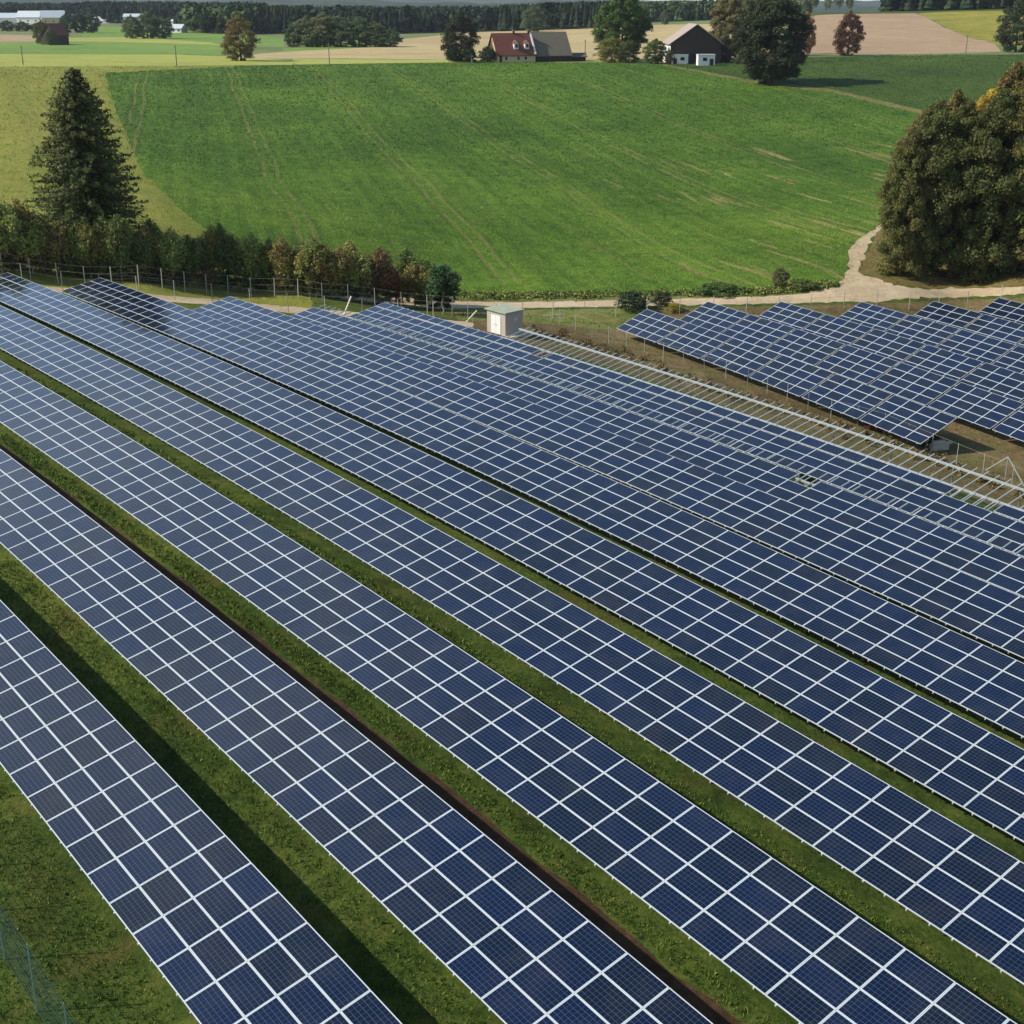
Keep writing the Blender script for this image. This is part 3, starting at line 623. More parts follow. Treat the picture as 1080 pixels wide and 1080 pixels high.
for (u, v, u2, v2, lb) in ((492, 339.5, 503, 327.5, 'pale timber beam leaning beside the grey hut'), (362, 334, 370.5, 312.5, 'pale timber beam leaning in front of the hedge of small trees')):
    a = at(u, v); d = math.hypot(a[0], a[1]) + .4; b = np.array(pt(u2, v2, d)); m = MB().bar((0, 0, 0), b - a, .16, .1).mesh('leaning_beam')
    o = link('leaning_beam', m, None, [WOOD]); o.location = tuple(a); tag(o, lb, 'beam')
# three stakes in the brown soil and a concrete foot under the end table
def small(name, mb, loc, mat, label, cat, group=None, rz=0):
    o = link(name, mb.mesh(name), None, [mat]); o.location = tuple(loc); o.rotation_euler = (0, 0, rz); return tag(o, label, cat, group)
CONC = plain('concrete', c(188, 180, 160), .85, .15, 4)
q = at(990, 474); mb = MB().box((0, 0, .25), (1.5, .55, .5)).box((0, .1, .6), (1.1, .3, .2)).box((.9, .1, .45), (.5, .4, .12)); small('concrete_block', mb, q, CONC, 'pale concrete block on the ground under the right end of the front table line', 'block', rz=.3)
q = at(581, 340); mb = MB().box((0, 0, .5), (.1, .1, 1.0)).box((1.1, .5, .45), (.1, .1, .9)).bar((-.8, 0, .7), (1.6, .6, .75), .07); small('timber_rack', mb, q, WOOD, 'low timber rail on short stakes in the dry grass right of the hut', 'rack', rz=0)
# transformer hut
def hut():
    q = at(533, 354.5); rz = math.radians(45); W_, D_, Hh = 2.35, 2.55, 2.15
    root = empty('transformer_hut', (q[0], q[1], q[2]), 'small grey hut with white double door and flat greenish roof, beside the steel frame', 'hut', rz=rz)
    wall = plain('grey_cladding', c(176, 168, 152), .8, .08, 3); n = N('hut_boards'); p = n.pos(src='obj')
    s_ = n.n('SeparateXYZ', {0: p}); u_ = n.math('ADD', s_.outputs[0], s_.outputs[1]); ln = n.math('GREATER_THAN', n.math('FRACT', n.math('MULTIPLY', u_, 6.0)), .88)
    wallm = n.pbr(n.mix(n.math('MULTIPLY', ln, .45), c(182, 172, 156), c(110, 102, 90)), .8)
    # near corner at the origin, faces towards lower left (-x,..) and lower right
    MB().box((W_ / 2, D_ / 2, Hh / 2), (W_, D_, Hh)).build('wall', wallm, root)
    mb = MB(); mb.add([(-.18, -.18, Hh + .02), (W_ + .18, -.18, Hh + .02), (W_ + .18, D_ + .18, Hh + .12), (-.18, D_ + .18, Hh + .12), (-.18, -.18, Hh + .14), (W_ + .18, -.18, Hh + .14), (W_ + .18, D_ + .18, Hh + .24), (-.18, D_ + .18, Hh + .24)],
        [(3, 2, 1, 0), (4, 5, 6, 7), (0, 1, 5, 4), (1, 2, 6, 5), (2, 3, 7, 6), (3, 0, 4, 7)]); mb.build('roof', plain('mossy_roof_sheet', c(158, 166, 142), .8, .12, 2), root)
    white = plain('white_door_paint', c(232, 232, 226), .5, .04)
    for y in (.95, 1.62): d_ = MB().box((-.02, y, .95), (.05, .64, 1.8)).build('door', white, root); MB().box((-.055, y + (.2 if y < 1 else -.2), .95), (.03, .05, .16)).build('handle', STEEL, d_)
    f_ = MB().box((1.35, -.02, 1.45), (.42, .05, .3)).build('vent', STEEL, root)
    for k in range(4): MB().box((1.35, -.06, 1.34 + k * .075), (.4, .03, .02)).build('slat', white, f_)
    MB().box((W_ / 2 - .3, D_ / 2 - .3, -.1), (W_ + 1.4, D_ + 1.2, .24)).build('plinth', CONC, root)
hut()
# ---------------------------------------------------------------- trees
def dirs(n, rs): v = rs.normal(size=(n, 3)); return v / np.linalg.norm(v, axis=1)[:, None]
def leaves(P, Nrm, size, rs, aspect=.7, spread=.75):       # leaf-spray quads at points P facing roughly Nrm
    n = len(P); d = Nrm + rs.normal(size=(n, 3)) * spread; d /= np.linalg.norm(d, axis=1)[:, None]
    a = np.cross(d, dirs(n, rs)); a /= np.linalg.norm(a, axis=1)[:, None] + 1e-9; b = np.cross(d, a)
    s = (size * rs.uniform(.55, 1.45, n))[:, None] if not hasattr(size, 'shape') else (size * rs.uniform(.6, 1.4, n))[:, None]
    a = a * s; b = b * s * aspect
    V = np.stack([P - a, P - b * .9 + a * .15, P + a, P + b * .9 - a * .1], 1)
    return V.reshape(-1, 3)
def quads(V): return np.arange(len(V)).reshape(-1, 4)
def crown_mesh(name, h, r, z0, n, leaf, seed, nb=46, top=.62, lumps=.30, hang=0.0, fill=.25, gapt=.55):
    """crown from z0 to h, radius r: branches end in many uneven leaf masses"""
    rs = np.random.default_rng(seed); ch = h - z0; B = []; R = []
    for i in range(nb):
        f = ((i + .5) / nb)**.9; z = z0 + ch * (.06 + .88 * f)
        prof = math.sin(min(1, max(.02, (f * .92 + .10))) ** top * math.pi) ** .6
        a = i * 2.399 + rs.uniform(-.5, .5); rr = r * prof * rs.uniform(.45, .88)
        B.append((math.cos(a) * rr, math.sin(a) * rr, z + rs.uniform(-.04, .04) * ch)); R.append(r * lumps * rs.uniform(.65, 1.25) * (.55 + .45 * prof))
    B = np.array(B); R = np.array(R); w_ = R**2 / (R**2).sum(); idx = rs.choice(nb, n, p=w_); d = dirs(n, rs); d[:, 2] = np.where(d[:, 2] < -.35, -d[:, 2] * .6, d[:, 2])
    d /= np.linalg.norm(d, axis=1)[:, None]
    rad = R[idx] * np.where(rs.uniform(0, 1, n) < fill, rs.uniform(.3, .9, n), rs.uniform(.82, 1.12, n) + rs.normal(size=n) * .15)
    P = B[idx] + d * rad[:, None] * (1, 1, .78)
    # drop some to open gaps
    gap = np.sin(P[:, 0] * 2.1 / r * 3 + seed) * np.sin(P[:, 1] * 2.3 / r * 3) * np.sin(P[:, 2] * 5 / r + seed * 2); k = gap < gapt
    P, d = P[k], d[k]; P[:, 2] -= hang * rs.uniform(0, 1, len(P))
    V = leaves(P, d, leaf, rs); return np_mesh(name, V, quads(V)), B, R
def trunk_mesh(name, h, r0, B, seed, lean=0.0, limbs=9):
    rs = np.random.default_rng(seed); mb = MB(); m = 7
    pts = [(lean * (i / m)**2 + rs.uniform(-.02, .02) * h * (i > 0), rs.uniform(-.015, .015) * h * (i > 0), -.3 + h * .86 * i / m) for i in range(m + 1)]
    mb.tube(pts, [r0 * (1.25 if i == 0 else 1) * (1 - .85 * i / m) for i in range(m + 1)])
    sel = np.argsort(rs.uniform(size=len(B)))[:limbs]
    for j in sel:
        q = B[j]; z = max(h * .12, q[2] - math.hypot(q[0], q[1]) * .9); k = min(m - 1, int((z + .3) / (h * .86) * m)); a = np.array(pts[k]); a[2] = z
        mb.tube([a, (a + q) / 2 + (0, 0, -.03 * h), q], [r0 * .4, r0 * .22, r0 * .06], 5)
    return mb.mesh(name, True)
def tree(name, loc, crown, trunk, color, label, cat='tree', group=None, s=(1, 1, 1), rz=0, bark=None, crown_name='crown'):
    root = empty(name, tuple(loc), label, cat, group, rz)
    cr = bpy.data.objects.new(crown_name, crown); COL.objects.link(cr); cr.parent = root; cr.scale = s; cr.color = color
    if trunk is not None: t = bpy.data.objects.new('trunk', trunk); COL.objects.link(t); t.parent = root; t.scale = s
    return root
def stock(nm, h, r, z0, n, leaf, seed, r0, bark=BARK, **kw):
    cm, B, R = crown_mesh('crown_' + nm, h, r, z0, n, leaf, seed, **kw); cm.materials.append(LEAF)
    tm = trunk_mesh('trunk_' + nm, h, r0, B, seed); tm.materials.append(bark); return cm, tm
# spruce
def spruce(loc, h, rb, seed, label, color):
    rs = np.random.default_rng(seed); Pl = []; Dl = []; Sl = []; mb = MB()
    mb.tube([(0, 0, -.4), (0.05, 0, h * .5), (0, 0, h * .98)], [.34, .2, .03], 8)
    lv = 56
    for i in range(lv):
        f = i / lv; z = 1.0 + (h - 1.2) * f; L0 = rb * np.interp(f, [0, .06, .3, .55, .75, .9, 1], [.78, .92, 1.0, .84, .60, .36, .06]) + .1
        nbr = 11 if f < .8 else 7
        for b in range(nbr):
            a = b * 6.283 / nbr + i * 1.1 + rs.uniform(-.35, .35); L = L0 * rs.uniform(.62, 1.14); m = int(L / .13) + 3
            t = np.linspace(.12, 1, m); droop = -.34 * L * t**1.3 + .20 * L * t**3
            ctr = np.stack([np.cos(a) * t * L, np.sin(a) * t * L, z + droop], 1)
            if b % 3 == 0 and i % 2 == 0: mb.tube([ctr[0] * (.2, .2, 1), ctr[m // 2], ctr[-1]], [.05, .03, .01], 4)
            for sd in range(3):
                w_ = (1.05 - t) * .42 * (sd - 1) * L**.5; p = ctr + np.stack([-np.sin(a) * w_, np.cos(a) * w_, -abs(sd - 1) * .10 - rs.uniform(0, .22, m)], 1)
                Pl.append(p + rs.normal(size=p.shape) * .06)
                d_ = np.tile((np.cos(a) * .8, np.sin(a) * .8, .55), (m, 1)); Dl.append(d_); Sl.append(np.full(m, .20) * rs.uniform(.8, 1.1))
    P = np.concatenate(Pl); D = np.concatenate(Dl); S_ = np.concatenate(Sl); V = leaves(P, D, S_, rs, .5, .5)
    cm = np_mesh('crown_spruce', V, quads(V)); cm.materials.append(LEAF); tm = mb.mesh('trunk_spruce', True); tm.materials.append(BARK)
    return tree('spruce_tree', loc, cm, tm, color, label, 'tree')
C = lambda r, g, b: srgb(r, g, b)
sp = pt(97, 262, 152); spruce((sp[0], sp[1], hz(sp[0], sp[1]) - .3), 20.3, 5.7, 5, 'tall dark spruce tree rising behind the hedge at left', C(74, 80, 38))
# hedge of small trees behind the fence
HV = [stock('hedge%d' % i, 5.6 + .5 * (i % 3), 1.45, 2.2 + .3 * (i % 2), 3600, .115, 20 + i, .07, PALEBARK, nb=34, lumps=.33, hang=1.3, fill=.6, top=1.0) for i in range(4)]
HVB = [stock('hedge_low%d' % i, 3.0, 1.3, .15, 1100, .15, 30 + i, .04, PALEBARK, nb=14, lumps=.4, fill=.5) for i in range(2)]
hc = [((108, 112, 54), 'olive green'), ((128, 122, 62), 'yellowish olive'), ((86, 98, 48), 'dark green'), ((118, 108, 60), 'brownish green'), ((124, 130, 66), 'light green')]
for i in range(58):
    f = i / 57; u = -22 + f * 486 + random.uniform(-4, 4); vb = np.interp(u, [-25, 15, 150, 235, 342, 451, 480], [284, 288, 299.5, 306, 315, 327, 330]) - 1.0
    q = at(u, vb - random.choice((0, 2, 5)))
    if i in (48, 50): col, cn = (104, 80, 52), 'reddish brown'
    elif i == 51: col, cn = (112, 76, 46), 'rusty brown'
    elif i == 43: col, cn = (112, 84, 48), 'light brown'
    else: col, cn = hc[random.randrange(5)]
    cm, tm = HV[i % 4]; sc_ = random.uniform(.86, 1.16) * np.interp(u, [0, 150, 300, 440], [1.03, 1.0, .92, .86]); sx = random.uniform(.9, 1.25)
    tree('small_tree', q, cm, tm, C(*col), f'{cn} small tree on thin pale stem, {ordinal(i)} from the left in the hedge', 'tree', 'small trees of the hedge behind the panels', (sx, sx, sc_), random.uniform(0, 6.28))
q = at(467, 331); tree('small_tree', q, HV[1][0], HV[1][1], C(54, 74, 40), 'bushy dark green tree at the right end of the hedge', 'tree', 'small trees of the hedge behind the panels', (1.5, 1.5, .88), 1.0)
for i in range(36):
    u = -18 + i * 13.9 + random.uniform(-5, 5); vb = np.interp(u, [-25, 15, 150, 235, 342, 451, 480], [284, 288, 299.5, 306, 315, 327, 330]) - 2
    q = at(u, vb); col = random.choice(((76, 80, 40), (98, 90, 52), (66, 72, 38), (112, 92, 56)))
    tree('undergrowth_bush', q, HVB[i % 2][0], HVB[i % 2][1], C(*col), f'{ordinal(i)} low bush from the left in the shade under the hedge trees', 'bush', 'bushes under the hedge trees', (random.uniform(.8, 1.1),) * 2 + (random.uniform(.6, 1.0),), random.uniform(0, 6.28))
# grove at right
GV = [stock('grove%d' % i, 20.5, 5.6, -.6 + 1.2 * (i % 2), 62000, .135, 50 + i, .30, nb=150, lumps=.17, gapt=.62, top=.95, fill=.35, hang=.9) for i in range(3)]
gl = [(948, 292, 163, .82, (92, 92, 44), 'leftmost olive brown tree of the grove right of the track'),
      (972, 294, 166, 1.0, (84, 86, 42), 'tall olive tree at the left front of the grove'),
      (1003, 292, 167, 1.02, (86, 88, 42), 'tree with pale forked trunk at the front middle of the grove'),
      (1036, 294, 167, 1.08, (78, 82, 40), 'tall dark green tree at the front right of the grove'),
      (1068, 293, 168, 1.1, (92, 88, 42), 'brownish tree at the right picture edge, front of the grove'),
      (1105, 292, 169, 1.14, (86, 88, 42), 'tree beyond the right picture edge, front of the grove'),
      (960, 268, 177, .90, (98, 90, 48), 'brown tinged tree behind the leftmost trees of the grove'),
      (992, 266, 180, 1.0, (100, 90, 46), 'rusty olive tree in the second rank of the grove'),
      (1026, 262, 184, 1.0, (160, 132, 38), 'golden yellow crown standing out at the top of the grove'),
      (1050, 262, 184, 1.16, (104, 94, 48), 'brown crown right of the golden one, second rank of the grove'),
      (1086, 262, 184, 1.2, (118, 110, 52), 'tallest yellowish tree at the right edge, second rank of the grove'),
      (1120, 258, 186, 1.2, (100, 92, 46), 'rear tree beyond the right picture edge in the grove')]
for i, (u, v, d, s_, col, lb) in enumerate(gl):
    p = pt(u, v, d); cm, tm = GV[i % 3]; sx = s_ * (.78 if i in (0, 6) else .95)
    tree('grove_tree', (p[0], p[1], hz(p[0], p[1]) - .2), cm, tm, C(*col), lb, 'tree', 'trees of the grove right of the track', (sx, sx, s_), i * 1.3)
# crowns used for the middle distance
MV_ = [stock('broad%d' % i, 10.0, 4.6, -.7, 13000, .17, 70 + i, .28, nb=90, lumps=.22, top=1.0) for i in range(3)]
BIG = [stock('large%d' % i, 22.0, 10.4, -.8 + i * 1, 60000, .25, 80 + i, .6, nb=200, lumps=.17, top=1.0, fill=.4, gapt=.95) for i in range(2)]
BU = [stock('bush%d' % i, 2.6, 1.9, .05, 2600, .13, 90 + i, .06, nb=34, lumps=.30, top=.95) for i in range(2)]
def mtree(u, v, hpx, wpx, col, label, st, cat='tree', name='broadleaf_tree', group=None, base=(10.0, 9.2), d=None, i=0, crown='crown'):
    p = at(u, v) if d is None else None
    if p is None: p = np.array(pt(u, v, d)); p[2] = hz(p[0], p[1])
    px = math.hypot(math.hypot(p[0], p[1]), CAMZ - p[2]) / FPX; sz = hpx * px / base[0]; sx = wpx * px / base[1]
    return tree(name, (p[0], p[1], p[2] - .1), st[0], st[1], C(*col), label, cat, group, (sx, sx, sz), (i * 2.1 + u) % 6.28)
mtree(812, 88.5, 88, 84, (52, 58, 32), 'huge dark round tree standing alone at the bend of the field path', BIG[0], base=(22, 21.5), name='large_tree')
mtree(655, 63.5, 66, 62, (70, 88, 38), 'big green tree between the grey roofed barn and the black gabled barn', BIG[1], base=(22, 22), name='large_tree')
mtree(645, 65.5, 25, 36, (110, 108, 52), 'olive yellow bush below the big green tree', MV_[0], 'bush', 'shrub')
mtree(663, 66, 22, 26, (74, 82, 40), 'dark green bush right of the olive yellow one, below the big green tree', MV_[1], 'bush', 'shrub')
mtree(691, 67, 24, 26, (80, 92, 46), 'round green bush left of the black gabled barn', MV_[2], 'bush', 'shrub')
mtree(706, 67.5, 14, 12, (90, 84, 50), 'small brownish bush against the left corner of the black gabled barn', MV_[0], 'bush', 'shrub')
mtree(486, 64.5, 47, 40, (52, 54, 32), 'dark brownish tree left of the red roofed house', MV_[0])
for k, (u, w_, h_, col, lb) in enumerate([(478, 15, 13, (44, 54, 28), 'dark clipped hedge bush at the foot of the dark brownish tree'), (493, 20, 12, (50, 62, 32), 'clipped green hedge bush left of the small white post'), (514, 20, 14, (52, 68, 34), 'rounded green hedge bush at the left gable of the red roofed house')]):
    mtree(u, 65.5, h_ * 1.05, w_ * 1.1, col, lb, BU[k % 2], 'bush', 'hedge_bush', base=(2.6, 3.8))
mtree(563, 33.5, 25, 27, (76, 88, 58), 'round green tree on the stubble field behind the red roofed house', MV_[1])
mtree(701, 26, 14, 11, (84, 96, 68), 'small pale tree at the far edge of the stubble field', MV_[2])
mtree(767, 63, 66, 44, (104, 96, 58), 'tall brownish tree behind the black gabled barn', BIG[0], base=(22, 21), name='large_tree')
mtree(790, 60, 62, 40, (92, 96, 60), 'grey green tree between the tall brownish tree and the huge dark one', BIG[1], base=(22, 21), name='large_tree')
mtree(848, 57, 40, 22, (128, 92, 62), 'thin rusty brown tree just right of the huge dark tree', MV_[1])
mtree(764, 66, 26, 18, (56, 58, 34), 'dark bush between the small barn and the huge dark tree', MV_[2], 'bush', 'shrub')
mtree(894, 58.7, 42, 31, (88, 58, 42), 'lone reddish brown tree before the ploughed field', MV_[0])
mtree(1071, 55, 48, 42, (54, 66, 40), 'dark green tree at the right edge before the maize field', MV_[1])
mtree(254, 64, 43, 37, (104, 92, 52), 'round autumn brown tree on the yellow field at left', MV_[2])
for k, (u, w_, h_) in enumerate([(310, 18, 22), (324, 34, 29), (342, 40, 33), (360, 38, 31), (379, 38, 29), (396, 32, 24), (412, 26, 18)]):
    mtree(u, 49.5, h_, w_, ((70, 84, 52), (88, 96, 60), (98, 100, 64), (80, 92, 56), (76, 92, 58), (84, 94, 60), (70, 86, 54))[k], f'{ordinal(k)} tree from the left in the tree belt behind the ley strip', MV_[k % 3], group='tree belt behind the fields', i=k)
for k, (u, w_, h_) in enumerate([(140, 20, 22), (156, 26, 25), (172, 24, 20)]):
    mtree(u, 40.5, h_, w_, (84, 98, 62), f'{ordinal(k)} of three green trees left of the white sheds in the distance', MV_[k], group='three trees in front of the far forest', i=k)
mtree(46, 46.6, 22, 18, (82, 88, 46), 'green tree leaning over the left side of the small red roofed barn', MV_[0])
mtree(55, 47.6, 15, 14, (74, 84, 48), 'low tree hiding the wall of the small red roofed barn', MV_[1])
for k, (u, w_, h_, col) in enumerate([(70, 16, 17, (60, 78, 50)), (84, 16, 19, (56, 72, 46)), (97, 20, 19, (66, 80, 52)), (8, 16, 10, (56, 70, 46)), (24, 18, 9, (60, 76, 50)), (40, 16, 8, (60, 72, 48))]):
    mtree(u, 34.5 if u > 60 else 33, h_, w_, col, f'{ordinal(k)} dark tree of the row below the distant white farm buildings', MV_[k % 3], group='dark trees by the distant farm', i=k)
for k, (u, w_, h_, v) in enumerate([(846, 16, 24, 19), (858, 12, 20, 18), (872, 9, 17, 17), (884, 13, 22, 16.5), (895, 11, 20, 16)]):
    mtree(u, v, h_, w_, (118, 126, 98), f'{ordinal(k)} slender pale tree from the left on the crest of the ploughed field', HV[k % 4], base=(6.0, 3.4), name='slender_tree', group='slender trees on the ploughed crest', i=k, d=860)
for k, (u, v, w_, h_, col, lb) in enumerate([(668, 327, 38, 20, (52, 66, 34), 'dark green bush on the near side of the gravel road above the separate tables'), (698, 322, 24, 15, (62, 66, 36), 'small dark bush just right of the larger one at the gravel road'),
        (822, 303, 20, 20, (96, 96, 60), 'thin greyish bush on the field verge above the gravel road'), (712, 328, 20, 9, (128, 124, 44), 'low yellow bush beside the road fence'), (848, 304, 34, 10, (84, 94, 44), 'low spreading bush on the verge left of the track junction'),
        (760, 309, 50, 11, (74, 92, 42), 'long low weed clump on the verge above the tables'), (935, 288, 30, 16, (116, 112, 60), 'pale tall grass clump at the foot of the grove'), (745, 311, 26, 8, (76, 94, 42), 'small weed clump on the field verge'),
        (982, 470, 22, 13, (84, 80, 38), 'bushy weed at the end of the front table line'), (925, 452, 26, 12, (96, 60, 46), 'reddish weed below the front table line')]):
    mtree(u, v, h_, w_, col, lb, BU[k % 2], 'bush', 'shrub', base=(2.6, 3.8), i=k)
# weeds along the inner fence, too many to count
wx = []; ws = []
for k in range(150):
    f = random.random(); u = 560 + f * 520; v = np.interp(u, [560, 620, 700, 800, 900, 1000, 1080], [350, 368, 396, 430, 462, 496, 526]) + random.gauss(0, 3) - 4; q = at(u, v); wx.append(q); ws.append(random.uniform(.25, .8))
rs = np.random.default_rng(5); Vs = []
for q, s_ in zip(wx, ws):
    m = 60; d = dirs(m, rs); d[:, 2] = abs(d[:, 2]); P = q + d * np.array((s_ * .8, s_ * .8, s_ * 1.3)) * rs.uniform(.2, 1, (m, 1)); Vs.append(leaves(P, d, .09, rs))
V = np.concatenate(Vs); o = link('weeds', np_mesh('weeds', V, quads(V)), None, [tuftmat('dry_weeds', [c(70, 62, 34), c(104, 92, 48), c(146, 126, 78)])]); tag(o, 'brown and green weeds along the inner fence', 'weeds', kind='stuff')
vx = [];
for k in range(500):
    u = random.uniform(486, 885); v = np.interp(u, [486, 600, 700, 800, 885], [313.5, 312, 310.5, 308, 300]) + random.gauss(0, 1.6); q = at(u, v); m = 26; d = dirs(m, rs); d[:, 2] = abs(d[:, 2]); s_ = random.uniform(.3, .9)
    vx.append(leaves(q + d * np.array((s_ * 1.5, s_, s_ * .7)) * rs.uniform(.2, 1, (m, 1)), d, .13, rs))
V = np.concatenate(vx); o = link('tall_grass', np_mesh('tall_grass', V, quads(V)), None, [tuftmat('verge_growth', [c(60, 78, 32), c(96, 112, 46), c(150, 148, 78)])]); tag(o, 'rough tall grass on the field verge above the gravel road', 'grass', kind='stuff')
# ---------------------------------------------------------------- buildings
def roofmat(name, col, col2, pitch=3.0):
    n = N(name); p = n.pos(src='obj'); f = n.noise(p, 1.2, 5, .65); x = n.n('SeparateXYZ', {0: p})
    st = n.math('FRACT', n.math('MULTIPLY', x.outputs[2], pitch)); cc = n.mix(f, col, col2)
    cc = n.mix(n.math('MULTIPLY', n.math('GREATER_THAN', st, .75), .3), cc, (.02, .015, .01, 1)); return n.pbr(cc, .8, n.bump(f, .05))
def boards(name, col, col2, pitch=4.0):
    n = N(name); p = n.pos(src='obj'); x = n.n('SeparateXYZ', {0: p}); u_ = n.math('ADD', x.outputs[0], x.outputs[1]); f = n.noise(n.pos((6, 6, .5), src='obj'), 1.5, 4, .6)
    st = n.math('GREATER_THAN', n.math('FRACT', n.math('MULTIPLY', u_, pitch)), .85); cc = n.mix(f, col, col2); cc = n.mix(n.math('MULTIPLY', st, .5), cc, (.01, .008, .006, 1)); return n.pbr(cc, .85)
PLAST = plain('cream_render', c(214, 190, 140), .85, .08, 1.0); WHITE = plain('white_render', c(228, 226, 218), .8, .06, 1.0); DARKW = boards('dark_boards', c(52, 42, 36), c(74, 60, 50)); GLASSD = plain('dark_window_glass', c(36, 36, 40), .2, .1)
RED = roofmat('red_tiles', c(130, 72, 56), c(98, 58, 46)); GREYR = roofmat('grey_mossy_tiles', c(136, 126, 104), c(92, 88, 70)); PINK = roofmat('pale_pink_tiles', c(186, 168, 156), c(150, 134, 124)); GREYW = plain('pale_metal_roof', c(196, 204, 206), .5, .05, .5)
def gable(name, u, v, rot, W_, D_, he, hr, wall, roof, label, cat='building', ov=.5, group=None, d=None, front_in=0):
    """W_ along the ridge (local x), D_ depth (local y); origin at middle of the front wall foot"""
    p = at(u, v) if d is None else None
    if p is None: p = np.array(pt(u, v, d)); p[2] = hz(p[0], p[1])
    root = empty(name, (p[0], p[1], p[2] - .1), label, cat, group, math.radians(rot)); mb = MB(); x0, x1 = -W_ / 2, W_ / 2
    V = [(x0, 0, -.8), (x1, 0, -.8), (x1, D_, -.8), (x0, D_, -.8), (x0, 0, he), (x1, 0, he), (x1, D_, he), (x0, D_, he), (x0, D_ / 2, hr - .15), (x1, D_ / 2, hr - .15)]
    mb.add(V, [(0, 1, 5, 4), (2, 3, 7, 6), (1, 2, 6, 9, 5), (3, 0, 4, 8, 7), (3, 2, 1, 0)]); mb.build('wall', wall, root)
    sl = (hr - he) / (D_ / 2); th = .22; rf = MB()
    for sgn, y0 in ((1, -ov), (-1, D_ + ov)):
        ze = he - ov * sl; a = [(x0 - ov, y0, ze), (x1 + ov, y0, ze), (x1 + ov, D_ / 2, hr), (x0 - ov, D_ / 2, hr)]; b = [(x, y, z + th) for x, y, z in a]
        rf.add(a + b, [(3, 2, 1, 0), (4, 5, 6, 7), (0, 1, 5, 4), (1, 2, 6, 5), (3, 0, 4, 7)] if sgn > 0 else [(0, 1, 2, 3), (7, 6, 5, 4), (4, 5, 1, 0), (5, 6, 2, 1), (7, 4, 0, 3)])
    r = rf.build('roof', roof, root); return root, r
def window(root, x, z, w_=.9, h_=1.1, y=-.03):
    f_ = MB().box((x, y, z), (w_ + .2, .08, h_ + .2)).build('window', WHITE, root); MB().box((x, y - .05, z), (w_, .04, h_)).build('pane', GLASSD, f_); return f_
# red roofed house with two dormers, barn attached on its right
hs, hr_ = gable('farmhouse', 545, 65.6, 20, 13.2, 10.5, 2.6, 8.9, PLAST, RED, 'cream farmhouse with red tiled roof and two white dormers', 'house')
for x in (-3.7, .6, 3.2): window(hs, x, 1.35, .8, 1.0)
MB().box((-5.6, -.05, 1.0), (.9, .08, 2.0)).build('door', DARKW, hs)
for x in (0.2, 4.0):
    dm = MB(); z0, z1 = 4.1, 6.0; y0 = 1.0
    dm.add([(x - .75, y0, z0), (x + .75, y0, z0), (x + .75, y0, z1), (x, y0, z1 + .8), (x - .75, y0, z1), (x - .75, 4.6, z0), (x + .75, 4.6, z0), (x + .75, 4.6, z1), (x, 4.6, z1 + .8), (x - .75, 4.6, z1)],
           [(0, 1, 2, 3, 4), (1, 6, 7, 2), (0, 4, 9, 5)])
    dr = dm.build('dormer', WHITE, hs); rr = MB()
    for s in (-1, 1): rr.add([(x, y0 - .3, z1 + .95), (x + s * 1.05, y0 - .3, z1 - .1), (x + s * 1.05, 4.6, z1 - .1), (x, 4.6, z1 + .95)], [(0, 1, 2, 3)])
    rr.build('dormer_roof', RED, dr); MB().box((x + .1, y0 - .05, z0 + 1.1), (.8, .06, 1.1)).build('window', GLASSD, dr)
for x in (.8, 6.0):
    ch_ = MB().box((x, 5.25, 9.1), (.6, .6, 1.6)).build('chimney', DARKW, hr_); MB().box((x, 5.25, 9.95), (.75, .75, .12)).build('cap', CONC, ch_)
for y0, ss in ((-.55, 1),):
    MB().bar((6.62, -.3, 2.6), (6.62, 5.25, 9.25), .5, .35).build('verge_board', WHITE, hs)
bn, br_ = gable('barn', 583.5, 65.0, 20, 12.6, 11.5, 2.4, 9.2, DARKW, GREYR, 'long barn with mossy grey tiled roof attached to the red roofed house', 'barn')
MB().box((-2, -.06, 1.1), (2.6, .08, 2.2)).build('door', DARKW, bn)
ln, _ = gable('lean_to', 608, 64.5, 12, 6.5, 4, 1.6, 2.5, DARKW, GREYR, 'low dark wooden lean-to at the right end of the grey roofed barn', 'shed')
